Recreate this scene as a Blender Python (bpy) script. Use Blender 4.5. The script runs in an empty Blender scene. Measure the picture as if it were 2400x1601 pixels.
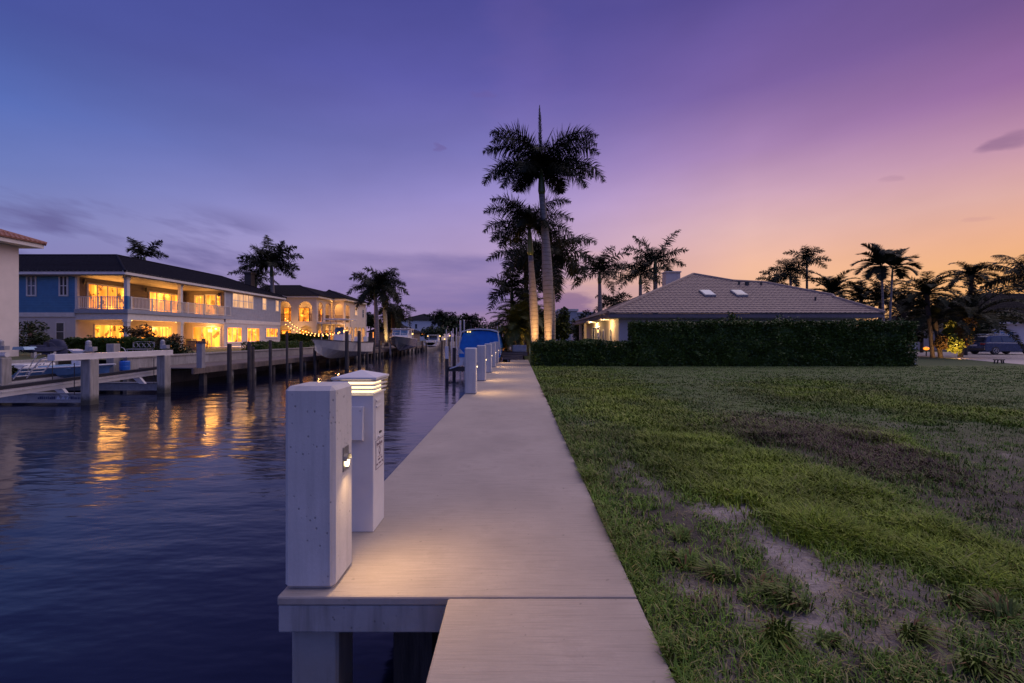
import bpy, bmesh, math, random
import numpy as np
from mathutils import Vector, Matrix
R = math.radians
PI = math.pi
sc = bpy.context.scene
COL = sc.collection
rnd = random.Random(11)

# ---------------------------------------------------------------- camera
F = 1066.7                       # focal length in photo pixels (16 mm lens)
U0, V0, EYE = 1213.0, 789.0, 1.5  # vanishing point of the canal, eye height
cam = bpy.data.cameras.new('camera')
cam.sensor_width = 36; cam.lens = 16
cam.shift_x = -13/2400; cam.shift_y = -11.5/2400
cam.clip_start = 0.05; cam.clip_end = 6000
camo = bpy.data.objects.new('camera', cam); COL.objects.link(camo)
camo.location = (0, 0, EYE); camo.rotation_euler = (R(90), 0, 0)
sc.camera = camo

def X(u, Y): return (u-U0)/F*Y
def Z(v, Y): return EYE-(v-V0)/F*Y
def P(u, v, Y): return Vector((X(u, Y), Y, Z(v, Y)))
def GY(v, z=0.0): return F*(EYE-z)/(v-V0)
WATER = -1.1

# ---------------------------------------------------------------- node helpers
class NB:
    def __init__(s, tree): s.t = tree; s.n = tree.nodes; s.l = tree.links
    def node(s, typ, **kw):
        n = s.n.new(typ)
        for k, v in kw.items(): setattr(n, k, v)
        return n
    def put(s, sock, v):
        if v is None: return
        if isinstance(v, bpy.types.NodeSocket): s.l.new(v, sock)
        else:
            if sock.type == 'RGBA' and not isinstance(v, (int, float)) and len(v) == 3: v = (*v, 1)
            sock.default_value = v
    def m(s, op, a, b=None, c=None, clamp=False):
        n = s.node('ShaderNodeMath', operation=op, use_clamp=clamp)
        for i, v in enumerate((a, b, c)): s.put(n.inputs[i], v)
        return n.outputs[0]
    def mix(s, f, a, b, blend='MIX'):
        n = s.node('ShaderNodeMix', data_type='RGBA', blend_type=blend)
        s.put(n.inputs[0], f); s.put(n.inputs[6], a); s.put(n.inputs[7], b)
        return n.outputs[2]
    def rng(s, v, a, b, c=0.0, d=1.0, smooth=False):
        n = s.node('ShaderNodeMapRange', clamp=True)
        if smooth: n.interpolation_type = 'SMOOTHSTEP'
        for i, q in enumerate((v, a, b, c, d)): s.put(n.inputs[i], q)
        return n.outputs[0]
    def noise(s, vec, scale, detail=3, rough=.55, out=0):
        n = s.node('ShaderNodeTexNoise')
        s.put(n.inputs['Vector'], vec); s.put(n.inputs['Scale'], scale)
        s.put(n.inputs['Detail'], detail); s.put(n.inputs['Roughness'], rough)
        return n.outputs[out]
    def mapping(s, vec, scale=(1, 1, 1), rot=(0, 0, 0), loc=(0, 0, 0)):
        n = s.node('ShaderNodeMapping')
        s.put(n.inputs[0], vec); s.put(n.inputs['Scale'], scale)
        s.put(n.inputs['Rotation'], rot); s.put(n.inputs['Location'], loc)
        return n.outputs[0]
    def ramp(s, f, stops, interp='LINEAR'):
        n = s.node('ShaderNodeValToRGB'); cr = n.color_ramp; cr.interpolation = interp
        while len(cr.elements) < len(stops): cr.elements.new(0.5)
        for e, (p, c) in zip(cr.elements, sorted(stops, key=lambda q: q[0])):
            e.position = p; e.color = (*c, 1)
        s.put(n.inputs[0], f)
        return n.outputs[0]
    def xyz(s, vec):
        n = s.node('ShaderNodeSeparateXYZ'); s.put(n.inputs[0], vec); return n.outputs
    def comb(s, x, y, z):
        n = s.node('ShaderNodeCombineXYZ')
        for i, v in enumerate((x, y, z)): s.put(n.inputs[i], v)
        return n.outputs[0]
    def bump(s, h, strength=.3, dist=.02, normal=None):
        n = s.node('ShaderNodeBump')
        s.put(n.inputs['Height'], h); s.put(n.inputs['Strength'], strength); s.put(n.inputs['Distance'], dist)
        if normal is not None: s.put(n.inputs['Normal'], normal)
        return n.outputs[0]
    def coord(s, kind='Object'):
        return s.node('ShaderNodeTexCoord').outputs[kind]
    def wpos(s): return s.node('ShaderNodeNewGeometry').outputs['Position']

def srgb(h):
    h = h.lstrip('#'); o = []
    for i in (0, 2, 4):
        c = int(h[i:i+2], 16)/255
        o.append(c/12.92 if c <= .04045 else ((c+.055)/1.055)**2.4)
    return tuple(o)

MATS = {}
def new_mat(name):
    m = bpy.data.materials.new(name); m.use_nodes = True
    nb = NB(m.node_tree); b = m.node_tree.nodes['Principled BSDF']
    MATS[name] = m
    return m, nb, b

def pm(name, c1, c2=None, scale=6, rough=.6, bump=.15, bscale=40, bdist=.01, metal=0., stretch=(1, 1, 1), spec=None, detail=4):
    """procedural surface: two-tone noise colour, noise bump, slight roughness variation"""
    m, nb, b = new_mat(name)
    c2 = c2 or tuple(x*.72 for x in c1)
    v = nb.mapping(nb.wpos(), stretch)
    f = nb.rng(nb.noise(v, scale, detail, .6), .32, .68)
    nb.put(b.inputs['Base Color'], nb.mix(f, c1, c2))
    nb.put(b.inputs['Roughness'], nb.rng(nb.noise(v, scale*2.3, 3), .3, .7, max(.02, rough-.08), min(1, rough+.08)))
    b.inputs['Metallic'].default_value = metal
    if spec is not None: b.inputs['Specular IOR Level'].default_value = spec
    if bump: nb.put(b.inputs['Normal'], nb.bump(nb.noise(v, bscale, 4, .6), bump, bdist))
    return m

def glow(name, col, strength, var=.35, scale=1.5, col2=None, room=False):
    """something that gives off light (lamp lens, lit room behind a pane)"""
    m, nb, b = new_mat(name)
    p = nb.wpos()
    f = nb.rng(nb.noise(nb.mapping(p, (1, 1, .35)), scale, 2), .35, .65)
    nb.put(b.inputs['Base Color'], (0.02, .02, .02))
    nb.put(b.inputs['Emission Color'], nb.mix(f, col, col2 or tuple(x*.8 for x in col)))
    st = nb.rng(f, 0, 1, strength*(1+var), strength*(1-var))
    if room:      # curtains and furniture seen inside the lit room
        cur = nb.rng(nb.noise(nb.mapping(p, (3.2, 3.2, .12)), 1.0, 3), .44, .58, 1, .5)
        fur = nb.rng(nb.noise(nb.mapping(p, (1.5, 1.5, 1.3)), 1.0, 3, .6), .56, .60, 1, .22)
        hot = nb.rng(nb.noise(nb.mapping(p, (.9, .9, 1.6), loc=(7, 3, 1)), 1.0, 1), .60, .68, 1, 2.2)
        st = nb.m('MULTIPLY', nb.m('MULTIPLY', st, cur), nb.m('MULTIPLY', fur, hot))
    nb.put(b.inputs['Emission Strength'], st)
    b.inputs['Roughness'].default_value = .15
    return m

# ---------------------------------------------------------------- mesh builder
ORG = {}
class MB:
    def __init__(s): s.v = []; s.f = []
    def add(s, vs, fs):
        o = len(s.v); s.v.extend(tuple(p) for p in vs); s.f.extend(tuple(i+o for i in f) for f in fs)
        return s
    def box(s, x0, x1, y0, y1, z0, z1):
        if x0 > x1: x0, x1 = x1, x0
        if y0 > y1: y0, y1 = y1, y0
        if z0 > z1: z0, z1 = z1, z0
        return s.add([(x0, y0, z0), (x1, y0, z0), (x1, y1, z0), (x0, y1, z0), (x0, y0, z1), (x1, y0, z1), (x1, y1, z1), (x0, y1, z1)],
                     [(0, 3, 2, 1), (4, 5, 6, 7), (0, 1, 5, 4), (1, 2, 6, 5), (2, 3, 7, 6), (3, 0, 4, 7)])
    def beam(s, a, b, w, h, up=(0, 0, 1)):
        a = Vector(a); b = Vector(b); d = (b-a).normalized(); up = Vector(up)
        if abs(d.dot(up)) > .99: up = Vector((0, 1, 0))
        sd = d.cross(up).normalized()*w/2; u = sd.cross(d).normalized()*h/2
        vs = [a-sd-u, a+sd-u, a+sd+u, a-sd+u, b-sd-u, b+sd-u, b+sd+u, b-sd+u]
        return s.add(vs, [(0, 1, 2, 3), (7, 6, 5, 4), (0, 4, 5, 1), (1, 5, 6, 2), (2, 6, 7, 3), (3, 7, 4, 0)])
    def tube(s, pts, rad, n=8, cap=True):
        pts = [Vector(p) for p in pts]
        if not isinstance(rad, (list, tuple)): rad = [rad]*len(pts)
        o = len(s.v); ref = None
        for i, p in enumerate(pts):
            d = (pts[min(i+1, len(pts)-1)]-pts[max(i-1, 0)]).normalized()
            if ref is None: ref = Vector((1, 0, 0)) if abs(d.x) < .9 else Vector((0, 1, 0))
            a = d.cross(ref).normalized(); b = d.cross(a).normalized(); ref = -b if False else ref
            for k in range(n):
                t = 2*PI*k/n
                s.v.append(tuple(p+a*math.cos(t)*rad[i]+b*math.sin(t)*rad[i]))
        for i in range(len(pts)-1):
            for k in range(n):
                s.f.append((o+i*n+k, o+i*n+(k+1) % n, o+(i+1)*n+(k+1) % n, o+(i+1)*n+k))
        if cap:
            s.f.append(tuple(o+k for k in reversed(range(n)))); e = o+(len(pts)-1)*n
            s.f.append(tuple(e+k for k in range(n)))
        return s
    def lathe(s, c, prof, n=16, axis='z'):
        c = Vector(c); o = len(s.v)
        for r, z in prof:
            for k in range(n):
                t = 2*PI*k/n; q = (r*math.cos(t), r*math.sin(t), z)
                if axis == 'y': q = (q[0], q[2], q[1])
                if axis == 'x': q = (q[2], q[0], q[1])
                s.v.append(tuple(c+Vector(q)))
        for i in range(len(prof)-1):
            for k in range(n):
                s.f.append((o+i*n+k, o+i*n+(k+1) % n, o+(i+1)*n+(k+1) % n, o+(i+1)*n+k))
        s.f.append(tuple(o+k for k in reversed(range(n)))); e = o+(len(prof)-1)*n
        s.f.append(tuple(e+k for k in range(n)))
        return s
    def poly(s, pts): return s.add(pts, [tuple(range(len(pts)))])
    def prism(s, pts, d):
        """polygon pts extruded by vector d"""
        n = len(pts); d = Vector(d); a = [Vector(p) for p in pts]
        return s.add(a+[p+d for p in a], [tuple(reversed(range(n))), tuple(range(n, 2*n))]+[(i, (i+1) % n, n+(i+1) % n, n+i) for i in range(n)])
    def frame(s, o, u, v, w, h, t, d):
        """rectangular frame in plane (u,v), bar width t, thickness d along normal u x v; o is lower-left outer corner"""
        o = Vector(o); u = Vector(u); v = Vector(v); n = u.cross(v).normalized()*d
        for (a, b, c, e) in ((0, w, 0, t), (0, w, h-t, h), (0, t, t, h-t), (w-t, w, t, h-t)):
            s.prism([o+u*a+v*c, o+u*b+v*c, o+u*b+v*e, o+u*a+v*e], n)
        return s
    def bar(s, o, u, v, a, b, c, e, d0, d1):
        o = Vector(o); u = Vector(u); v = Vector(v); n = u.cross(v).normalized()
        q = o+n*d0
        return s.prism([q+u*a+v*c, q+u*b+v*c, q+u*b+v*e, q+u*a+v*e], n*(d1-d0))
    def build(s, name, mat, parent=None, smooth=False, bevel=0, seg=2, origin=None):
        o = ORG.get(parent, Vector()) if parent is not None else Vector(origin or (0, 0, 0))
        me = bpy.data.meshes.new(name)
        me.from_pydata([tuple(Vector(p)-o) for p in s.v], [], s.f)
        me.materials.append(mat)
        bm = bmesh.new(); bm.from_mesh(me); bmesh.ops.recalc_face_normals(bm, faces=bm.faces); bm.to_mesh(me); bm.free()
        if smooth:
            me.polygons.foreach_set('use_smooth', [True]*len(me.polygons))
        ob = bpy.data.objects.new(name, me); COL.objects.link(ob)
        if parent is not None: ob.parent = parent; ORG[ob] = o
        else: ob.location = o; ORG[ob] = o
        if bevel:
            md = ob.modifiers.new('bevel', 'BEVEL'); md.width = bevel; md.segments = seg; md.limit_method = 'ANGLE'
        if smooth == 'auto':
            bpy.context.view_layer.objects.active = ob
        return ob

def np_mesh(name, verts, loops, starts, mat, parent=None, origin=(0, 0, 0), colors=None, smooth=False):
    """fast mesh from numpy arrays; colors: per-vertex rgb"""
    o = np.array(ORG[parent] if parent is not None else origin, dtype=np.float32)
    me = bpy.data.meshes.new(name)
    v = (np.asarray(verts, np.float32)-o)
    me.vertices.add(len(v)); me.vertices.foreach_set('co', v.ravel())
    me.loops.add(len(loops)); me.loops.foreach_set('vertex_index', np.asarray(loops, np.int32))
    me.polygons.add(len(starts)); me.polygons.foreach_set('loop_start', np.asarray(starts, np.int32))
    if colors is not None:
        ca = me.color_attributes.new('Col', 'FLOAT_COLOR', 'POINT')
        c = np.ones((len(v), 4), np.float32); c[:, :3] = colors
        ca.data.foreach_set('color', c.ravel())
    me.update(calc_edges=True)
    if smooth: me.polygons.foreach_set('use_smooth', [True]*len(me.polygons))
    me.materials.append(mat)
    ob = bpy.data.objects.new(name, me); COL.objects.link(ob)
    if parent is not None: ob.parent = parent; ORG[ob] = Vector(o.tolist())
    else: ob.location = tuple(o.tolist()); ORG[ob] = Vector(o.tolist())
    return ob

def tag(o, label=None, cat=None, group=None, kind=None):
    if label: o['label'] = label
    if cat: o['category'] = cat
    if group: o['group'] = group
    if kind: o['kind'] = kind
    return o
def thing(name, label, cat, loc, group=None):
    e = bpy.data.objects.new(name, None); e.empty_display_size = .2; COL.objects.link(e)
    e.location = loc; ORG[e] = Vector(loc)
    return tag(e, label, cat, group)
def copy_tree(o, parent=None):
    kids = [c for c in bpy.data.objects if c.parent == o]
    c = o.copy(); COL.objects.link(c)
    if parent is not None: c.parent = parent
    for k in kids: copy_tree(k, c)
    return c
def lamp(name, typ, loc, energy, col, size=.05, parent=None, aim=None, spot=None, blend=1.):
    l = bpy.data.lights.new(name, typ); l.energy = energy; l.color = col
    if typ in ('POINT', 'SPOT'): l.shadow_soft_size = size
    if typ == 'AREA': l.shape = 'RECTANGLE'; l.size, l.size_y = size
    if typ == 'SPOT': l.spot_size = R(spot or 90); l.spot_blend = blend
    o = bpy.data.objects.new(name, l); COL.objects.link(o)
    org = ORG.get(parent, Vector()) if parent is not None else Vector()
    o.location = Vector(loc)-org
    if parent is not None: o.parent = parent
    if aim is not None:
        o.rotation_euler = (Vector(aim)-Vector(loc)).to_track_quat('-Z', 'Y').to_euler()
    return o

# ---------------------------------------------------------------- sky
w = bpy.data.worlds.new('World'); sc.world = w; w.use_nodes = True
nb = NB(w.node_tree); bg = w.node_tree.nodes['Background']
d = nb.coord('Generated'); xx, yy, zz = nb.xyz(d)
elev = nb.m('MULTIPLY', nb.m('ARCSINE', zz), 180/PI)
az = nb.m('MULTIPLY', nb.m('ARCTAN2', xx, yy), 180/PI)
ef = nb.m('MULTIPLY', elev, 1/90.0, clamp=True)
ZEN = (0.34, .28, .50)
def col(stops, zen=ZEN):
    return nb.ramp(ef, [(e/90, srgb(h)) for e, h in stops]+[(62/90, zen)])
rL = col([(0, '9a88b0'), (4, '8f84b4'), (7, '8280b8'), (10, '7e84be'), (14, '6a7abe'), (19, '5068b4'), (26, '42509e'), (36, '3c4694')])
rC = col([(0, 'a07c9e'), (5, 'a888b0'), (10, 'b89cc8'), (13, 'b098ca'), (17, '9a8ac8'), (22, '7c74ba'), (29, '5e58a8'), (37, '484694')])
rR = col([(0, 'f0b078'), (4, 'f4ba8c'), (8, 'f0b89c'), (12, 'e4b6b4'), (15.6, 'd0a6be'), (20, 'ac86b8'), (26, '7c60a4'), (35, '564892')])
rF = col([(0, 'f0a050'), (3, 'f6ac5a'), (6, 'f4b070'), (9, 'ecae8c'), (12, 'e0aca4'), (16, 'bf8ea8'), (21, '9668a0'), (27, '70528f'), (36, '5a4688')])
rB = col([(0, '7880cc'), (10, '7482d6'), (25, '6e80da'), (40, '7082d8')])
f1 = nb.rng(az, -49, 0); f2 = nb.rng(az, 0, 27); f3 = nb.rng(az, 27, 49)
sky = nb.mix(f3, nb.mix(f2, nb.mix(f1, rL, rC), rR), rF)
fb = nb.m('MAXIMUM', nb.rng(az, 75, 130), nb.rng(az, -60, -120))
sky = nb.mix(fb, sky, rB)
# soft cloud streaks
cv = nb.comb(nb.m('MULTIPLY', az, .055), nb.m('MULTIPLY', elev, .32), 3.1)
n1 = nb.noise(cv, 1.0, 5, .55)
cv2 = nb.comb(nb.m('ADD', nb.m('MULTIPLY', az, .10), nb.m('MULTIPLY', elev, .08)), nb.m('ADD', nb.m('MULTIPLY', elev, .34), nb.m('MULTIPLY', az, .03)), 9.3)
n2 = nb.noise(cv2, 1.0, 4, .55)
def win(v, a, b, c, e):
    return nb.m('MULTIPLY', nb.rng(v, a, b, smooth=True), nb.rng(v, c, e, 1, 0, smooth=True))
wob = nb.m('MULTIPLY', nb.m('SUBTRACT', nb.noise(nb.comb(nb.m('MULTIPLY', az, .16), nb.m('MULTIPLY', elev, .6), 0), 1.0, 4), .5), 3.0)
ew = nb.m('ADD', elev, nb.m('MULTIPLY', wob, .45))
aw = nb.m('ADD', az, nb.m('MULTIPLY', wob, 2.5))
bank = nb.m('MULTIPLY', win(ew, .5, 4.5, 9.2, 10.7), win(aw, -31, -20, -3, 2))
sky = nb.mix(nb.m('MULTIPLY', bank, nb.rng(n1, .3, .62, .25, .85)), sky, srgb('7d6fa8'))
lowb = nb.m('MULTIPLY', win(ew, 1.0, 2.6, 5.4, 5.8), win(aw, 1, 3.5, 8.5, 10.5))
sky = nb.mix(nb.m('MULTIPLY', lowb, .8), sky, srgb('8a6a92'))
glo = nb.m('MULTIPLY', win(elev, 4.5, 6.0, 8.5, 12.0), win(az, 2, 6, 14, 22))
sky = nb.mix(nb.m('MULTIPLY', nb.m('MULTIPLY', glo, nb.rng(n1, .4, .6)), .55), sky, srgb('f0b896'))
stk = nb.m('MULTIPLY', nb.m('MULTIPLY', win(elev, 4, 6, 11, 14), win(az, -75, -60, -34, -24)), nb.rng(n2, .45, .62))
sky = nb.mix(nb.m('MULTIPLY', stk, .75), sky, srgb('605a92'))
# small grey cloudlets, upper right
def puff(a0, e0, ra, re, c, s):
    global sky
    q = nb.m('ADD', nb.m('POWER', nb.m('DIVIDE', nb.m('SUBTRACT', aw, a0), ra), 2), nb.m('POWER', nb.m('DIVIDE', nb.m('SUBTRACT', elev, e0), re), 2))
    k = nb.m('MULTIPLY', nb.rng(q, 0, 1, 1, 0, smooth=True), nb.rng(n2, .3, .6, .5, 1))
    sky = nb.mix(nb.m('MULTIPLY', k, s), sky, srgb(c))
puff(47.8, 16.3, 1.9, .9, '7d5a84', .6)
puff(39.5, 15.0, 1.2, .4, '9a7090', .3)
puff(46, 10.3, 1.2, .3, 'b88090', .25)
puff(-9, 22.3, 1.0, .6, '6a5594', .5)
puff(-4.5, 28.0, 1.4, .5, '6a5598', .4)
wisp = nb.m('MULTIPLY', win(elev, 18, 24, 40, 50), win(aw, -6, 0, 2, 7))
sky = nb.mix(nb.m('MULTIPLY', wisp, .07), sky, srgb('9a70b0'))
n3 = nb.noise(nb.comb(nb.m('ADD', nb.m('MULTIPLY', az, .035), nb.m('MULTIPLY', elev, .03)), nb.m('SUBTRACT', nb.m('MULTIPLY', elev, .10), nb.m('MULTIPLY', az, .02)), 4.0), 1.0, 4, .5)
hs_ = nb.node('ShaderNodeHueSaturation'); hs_.inputs['Saturation'].default_value = .96
nb.put(hs_.inputs['Value'], nb.rng(n3, .3, .7, .93, 1.08)); nb.put(hs_.inputs['Color'], sky); sky = hs_.outputs[0]
nb.put(bg.inputs['Color'], sky); bg.inputs['Strength'].default_value = 1.0

sun = bpy.data.lights.new('afterglow_sun', 'SUN'); sun.energy = SUN_E = 1.7; sun.angle = R(75); sun.color = (1.0, .80, .77)
so = bpy.data.objects.new('afterglow_sun', sun); COL.objects.link(so)
sd = Vector((math.sin(R(64))*math.cos(R(50)), math.cos(R(64))*math.cos(R(50)), math.sin(R(50))))
so.rotation_euler = (-sd).to_track_quat('-Z', 'Y').to_euler(); so.location = (30, 10, 40)

vs = sc.view_settings
sc.display_settings.display_device = 'sRGB'
vs.view_transform = 'Standard'; vs.look = 'None'; vs.gamma = 1; vs.exposure = 0; vs.use_curve_mapping = False
sc.cycles.use_denoising = True
sc.cycles.max_bounces = 6; sc.cycles.sample_clamp_indirect = 3.0
# ---------------------------------------------------------------- materials
def concrete(name, c, broom=False, stain=.35, pits=False, drips=.7, tide=False):
    m, nb, b = new_mat(name); p = nb.wpos()
    big = nb.rng(nb.noise(p, 1.3, 5, .6), .3, .7)
    dk = tuple(x*(1-stain) for x in c)
    colr = nb.mix(big, dk, c)
    fine = nb.rng(nb.noise(p, 55, 4, .65), .3, .7)
    colr = nb.mix(nb.m('MULTIPLY', fine, .28), colr, tuple(x*.62 for x in c))
    h = nb.noise(p, 160, 3, .6)
    if broom:
        st = nb.noise(nb.mapping(p, (1.1, 34, 1)), 2.2, 5, .62)
        st2 = nb.noise(nb.mapping(p, (2.5, 150, 1)), 2.0, 3, .6)
        colr = nb.mix(nb.rng(st, .50, .70, 0, .6), colr, tuple(x*.5 for x in c))
        colr = nb.mix(nb.rng(st2, .46, .68, 0, .6), colr, tuple(x*.6 for x in c))
        blot = nb.noise(p, 2.6, 5, .62)
        colr = nb.mix(nb.rng(blot, .56, .66, 0, .32), colr, tuple(x*.5 for x in c))
        spots = nb.noise(p, 19, 2, .5)
        colr = nb.mix(nb.rng(spots, .70, .76, 0, .55), colr, tuple(x*.35 for x in c))
        h = nb.m('ADD', nb.m('MULTIPLY', st2, 1.0), nb.m('MULTIPLY', h, .4))
    else:
        drip = nb.noise(nb.mapping(p, (14, 14, 1.1)), 1.0, 4, .6)
        colr = nb.mix(nb.rng(drip, .47, .66, 0, drips), colr, tuple(x*.45 for x in c))
    if pits:
        vo = nb.node('ShaderNodeTexVoronoi'); nb.put(vo.inputs['Vector'], nb.mapping(p, (1, 1, .8))); vo.inputs['Scale'].default_value = 30
        sel = nb.rng(nb.noise(p, 9, 2), .50, .56)
        pit = nb.m('MULTIPLY', nb.rng(vo.outputs['Distance'], .10, .22, 1, 0), sel)
        colr = nb.mix(nb.m('MULTIPLY', pit, .75), colr, tuple(x*.3 for x in c))
        h = nb.m('SUBTRACT', nb.m('MULTIPLY', h, .4), nb.m('MULTIPLY', pit, 1.4))
    if tide:      # algae and barnacle band at the waterline
        z = nb.m('ADD', nb.xyz(p)[2], nb.m('MULTIPLY', nb.m('SUBTRACT', nb.noise(p, 7, 4), .5), .35))
        colr = nb.mix(nb.rng(z, -.95, -.68, .92, 0), colr, (.035, .034, .026))
    nb.put(b.inputs['Base Color'], colr)
    nb.put(b.inputs['Roughness'], nb.rng(big, 0, 1, .72, .88))
    nb.put(b.inputs['Normal'], nb.bump(h, .35, .006))
    return m
M_BROOM = concrete('broomed_concrete', (.38, .33, .29), broom=True, stain=.32)
M_CONC = concrete('cast_concrete', (.52, .50, .50), stain=.26, pits=True, drips=.28)
M_SLAB = concrete('stained_concrete', (.36, .35, .36), stain=.5, pits=True)
M_PILE = concrete('pile_concrete', (.34, .32, .31), stain=.35, tide=True)
M_WHITE = pm('white_painted_metal', (.60, .58, .58), (.52, .50, .51), 3, .35, .05, 60, .003)
M_WHITE2 = pm('white_trim', (.56, .54, .54), (.47, .455, .455), 4, .5, .08, 40, .004)
M_ALU = pm('weathered_aluminium', (.52, .52, .54), (.38, .38, .40), 5, .45, .1, 30, .004, .3)
M_GALV = pm('galvanised_steel', (.30, .31, .34), (.22, .22, .25), 6, .5, .1, 30, .004, .2)
M_DARKMETAL = pm('dark_metal', (.03, .03, .035), (.05, .045, .045), 8, .45, .1, 60, .003, .3)
M_STEEL = pm('brushed_steel', (.33, .32, .32), (.24, .23, .23), 30, .35, .1, 200, .001, .8)
M_WOOD = pm('weathered_wood', (.075, .062, .06), (.03, .025, .025), 3, .8, .5, 12, .02, stretch=(6, 6, .6))
M_PLANK = pm('dock_planks', (.16, .125, .115), (.085, .066, .062), 2.2, .8, .4, 10, .01, stretch=(.5, 6, 1))
M_TEAK = pm('brown_teak', (.26, .12, .07), (.17, .08, .045), 6, .6, .2, 30, .005)
M_CARPET = pm('black_bunk_carpet', (.016, .016, .025), (.028, .028, .04), 20, .95, .3, 120, .004)
M_BLACK = pm('black_rubber', (.012, .012, .014), (.02, .02, .022), 8, .6, .1, 80, .002)
M_GEL = pm('white_gelcoat', (.58, .58, .60), (.50, .50, .52), 2, .22, .02, 30, .002)
M_GELBLUE = pm('pale_blue_gelcoat', (.22, .38, .58), (.15, .28, .46), 2, .25, .02, 30, .002)
M_GELDARK = pm('navy_gelcoat', (.03, .045, .09), (.04, .06, .11), 2, .2, .02, 30, .002)
M_CANVAS = pm('blue_canvas', (.008, .16, .55), (.006, .12, .43), 2.5, .8, .4, 5, .03)
M_NAVY = pm('navy_fabric', (.012, .016, .05), (.02, .026, .075), 3, .85, .3, 8, .02)
M_BARREL = pm('blue_plastic', (.01, .12, .5), (.008, .09, .4), 5, .4, .05, 30, .003)
M_CREAM = pm('cream_stucco', (.56, .47, .40), (.50, .42, .36), 2, .85, .25, 60, .006)
M_CREAM2 = pm('peach_stucco', (.56, .48, .42), (.48, .41, .36), 2, .85, .25, 60, .006)
M_STUCCO = pm('white_stucco', (.48, .45, .45), (.42, .39, .395), 1.5, .85, .25, 60, .006)
M_PINKST = pm('pinkish_stucco', (.50, .43, .41), (.44, .38, .365), 1.5, .85, .25, 60, .006)
M_ROOFBLUE = pm('dark_slate_tile', (.005, .005, .012), (.003, .003, .008), 6, .8, .3, 25, .01, spec=.1)
M_ROOFDARK = pm('dark_clay_tile', (.016, .013, .02), (.008, .007, .012), 5, .75, .3, 25, .01, spec=.15)
M_ROOFTAN = pm('tan_clay_tile', (.22, .162, .14), (.165, .12, .11), 3, .7, .3, 25, .01)
M_ROOFRED = pm('terracotta_tile', (.30, .14, .10), (.22, .10, .08), 5, .7, .3, 25, .01)
M_PVC = pm('white_plastic_pipe', (.62, .60, .62), (.54, .52, .54), 3, .5, .05, 30, .003)
def siding(name, c):
    m, nb, b = new_mat(name); p = nb.wpos(); z = nb.xyz(p)[2]
    fr = nb.m('FRACT', nb.m('DIVIDE', z, .19))
    f = nb.rng(nb.noise(p, 2.5, 4), .3, .7)
    nb.put(b.inputs['Base Color'], nb.mix(f, tuple(x*.82 for x in c), c))
    b.inputs['Roughness'].default_value = .6
    nb.put(b.inputs['Normal'], nb.bump(fr, .9, .03))
    return m
M_SIDBLUE = siding('blue_clapboard', (.06, .20, .40))
M_SIDGREY = siding('grey_blue_clapboard', (.30, .33, .42))
M_SIDTAUPE = siding('taupe_clapboard', (.15, .115, .11))
M_PSOF = pm('porch_soffit', (.17, .14, .13), (.13, .11, .10), 3, .7, .1)
def glass(name, c=(.02, .025, .035)):
    m, nb, b = new_mat(name); p = nb.wpos()
    f = nb.rng(nb.noise(p, 1.2, 2), .35, .65)
    nb.put(b.inputs['Base Color'], nb.mix(f, c, tuple(x*2.2 for x in c)))
    b.inputs['Roughness'].default_value = .06; b.inputs['Specular IOR Level'].default_value = .7
    return m
M_GLASS = glass('dark_window_glass'); M_GLASSBLUE = glass('bluish_window_glass', (.03, .07, .13))
WARM = (1.0, .43, .055)
M_LIT = glow('lit_room_amber', (1, .29, .025), 2.1, .3, 1.4, (1, .22, .015), room=True)
M_LIT2 = glow('lit_room_yellow', (1, .31, .03), 2.8, .3, 1.6, (1, .24, .018), room=True)
M_LITDIM = glow('lit_room_blinds', (1, .52, .26), .85, .3, 1.2, (.8, .42, .24))
M_LENS = glow('lamp_lens', (1, .72, .38), 6, .05)
M_CORE = glow('lantern_core', (1, .70, .36), 3.2, .1)
M_BULB = glow('string_bulb', (1, .42, .10), 7, .05)
M_SHADE = glow('lit_lamp_shade', (1, .58, .18), 3.0, .1)

# leaves
def leafmat(name, a, bcol, scale=3, rough=.5, trans=.0):
    m, nb, b = new_mat(name); p = nb.wpos()
    n = nb.rng(nb.noise(p, scale, 4, .65), .3, .7)
    wn = nb.node('ShaderNodeTexWhiteNoise'); 
    nb.put(wn.inputs['Vector'], nb.node('ShaderNodeVectorMath', operation='SNAP').outputs[0])
    sn = wn.inputs['Vector'].links[0].from_node
    nb.put(sn.inputs[0], p); sn.inputs[1].default_value = (.07, .07, .07)
    c = nb.mix(n, a, bcol)
    c = nb.mix(nb.m('MULTIPLY', wn.outputs[0], .5), c, tuple(x*.35 for x in a))
    nb.put(b.inputs['Base Color'], c); b.inputs['Roughness'].default_value = rough
    b.inputs['Specular IOR Level'].default_value = .22
    return m
M_PALM = leafmat('palm_leaf', (.011, .016, .008), (.006, .010, .005), 1.5, .7)
M_PALM2 = leafmat('phoenix_leaf', (.016, .024, .008), (.008, .013, .005), 1.5, .7)
M_HEDGE = leafmat('hedge_leaf', (.062, .11, .014), (.02, .045, .007), 1.2, .4)
M_SHRUB = leafmat('shrub_leaf', (.026, .045, .015), (.012, .022, .008), 1.5, .55)
M_REDSHRUB = leafmat('bronze_leaf', (.10, .055, .025), (.045, .04, .018), 2, .5)
M_CROTON = leafmat('croton_leaf', (.22, .16, .03), (.16, .04, .02), 5, .45)
M_PALM3 = leafmat('uplit_palm_leaf', (.11, .12, .025), (.06, .07, .015), 3)  # paler copy of the palm leaf; part of the uplight is in the colour
M_LIME = leafmat('lime_leaf', (.16, .18, .03), (.08, .11, .02), 4, .45)
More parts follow.
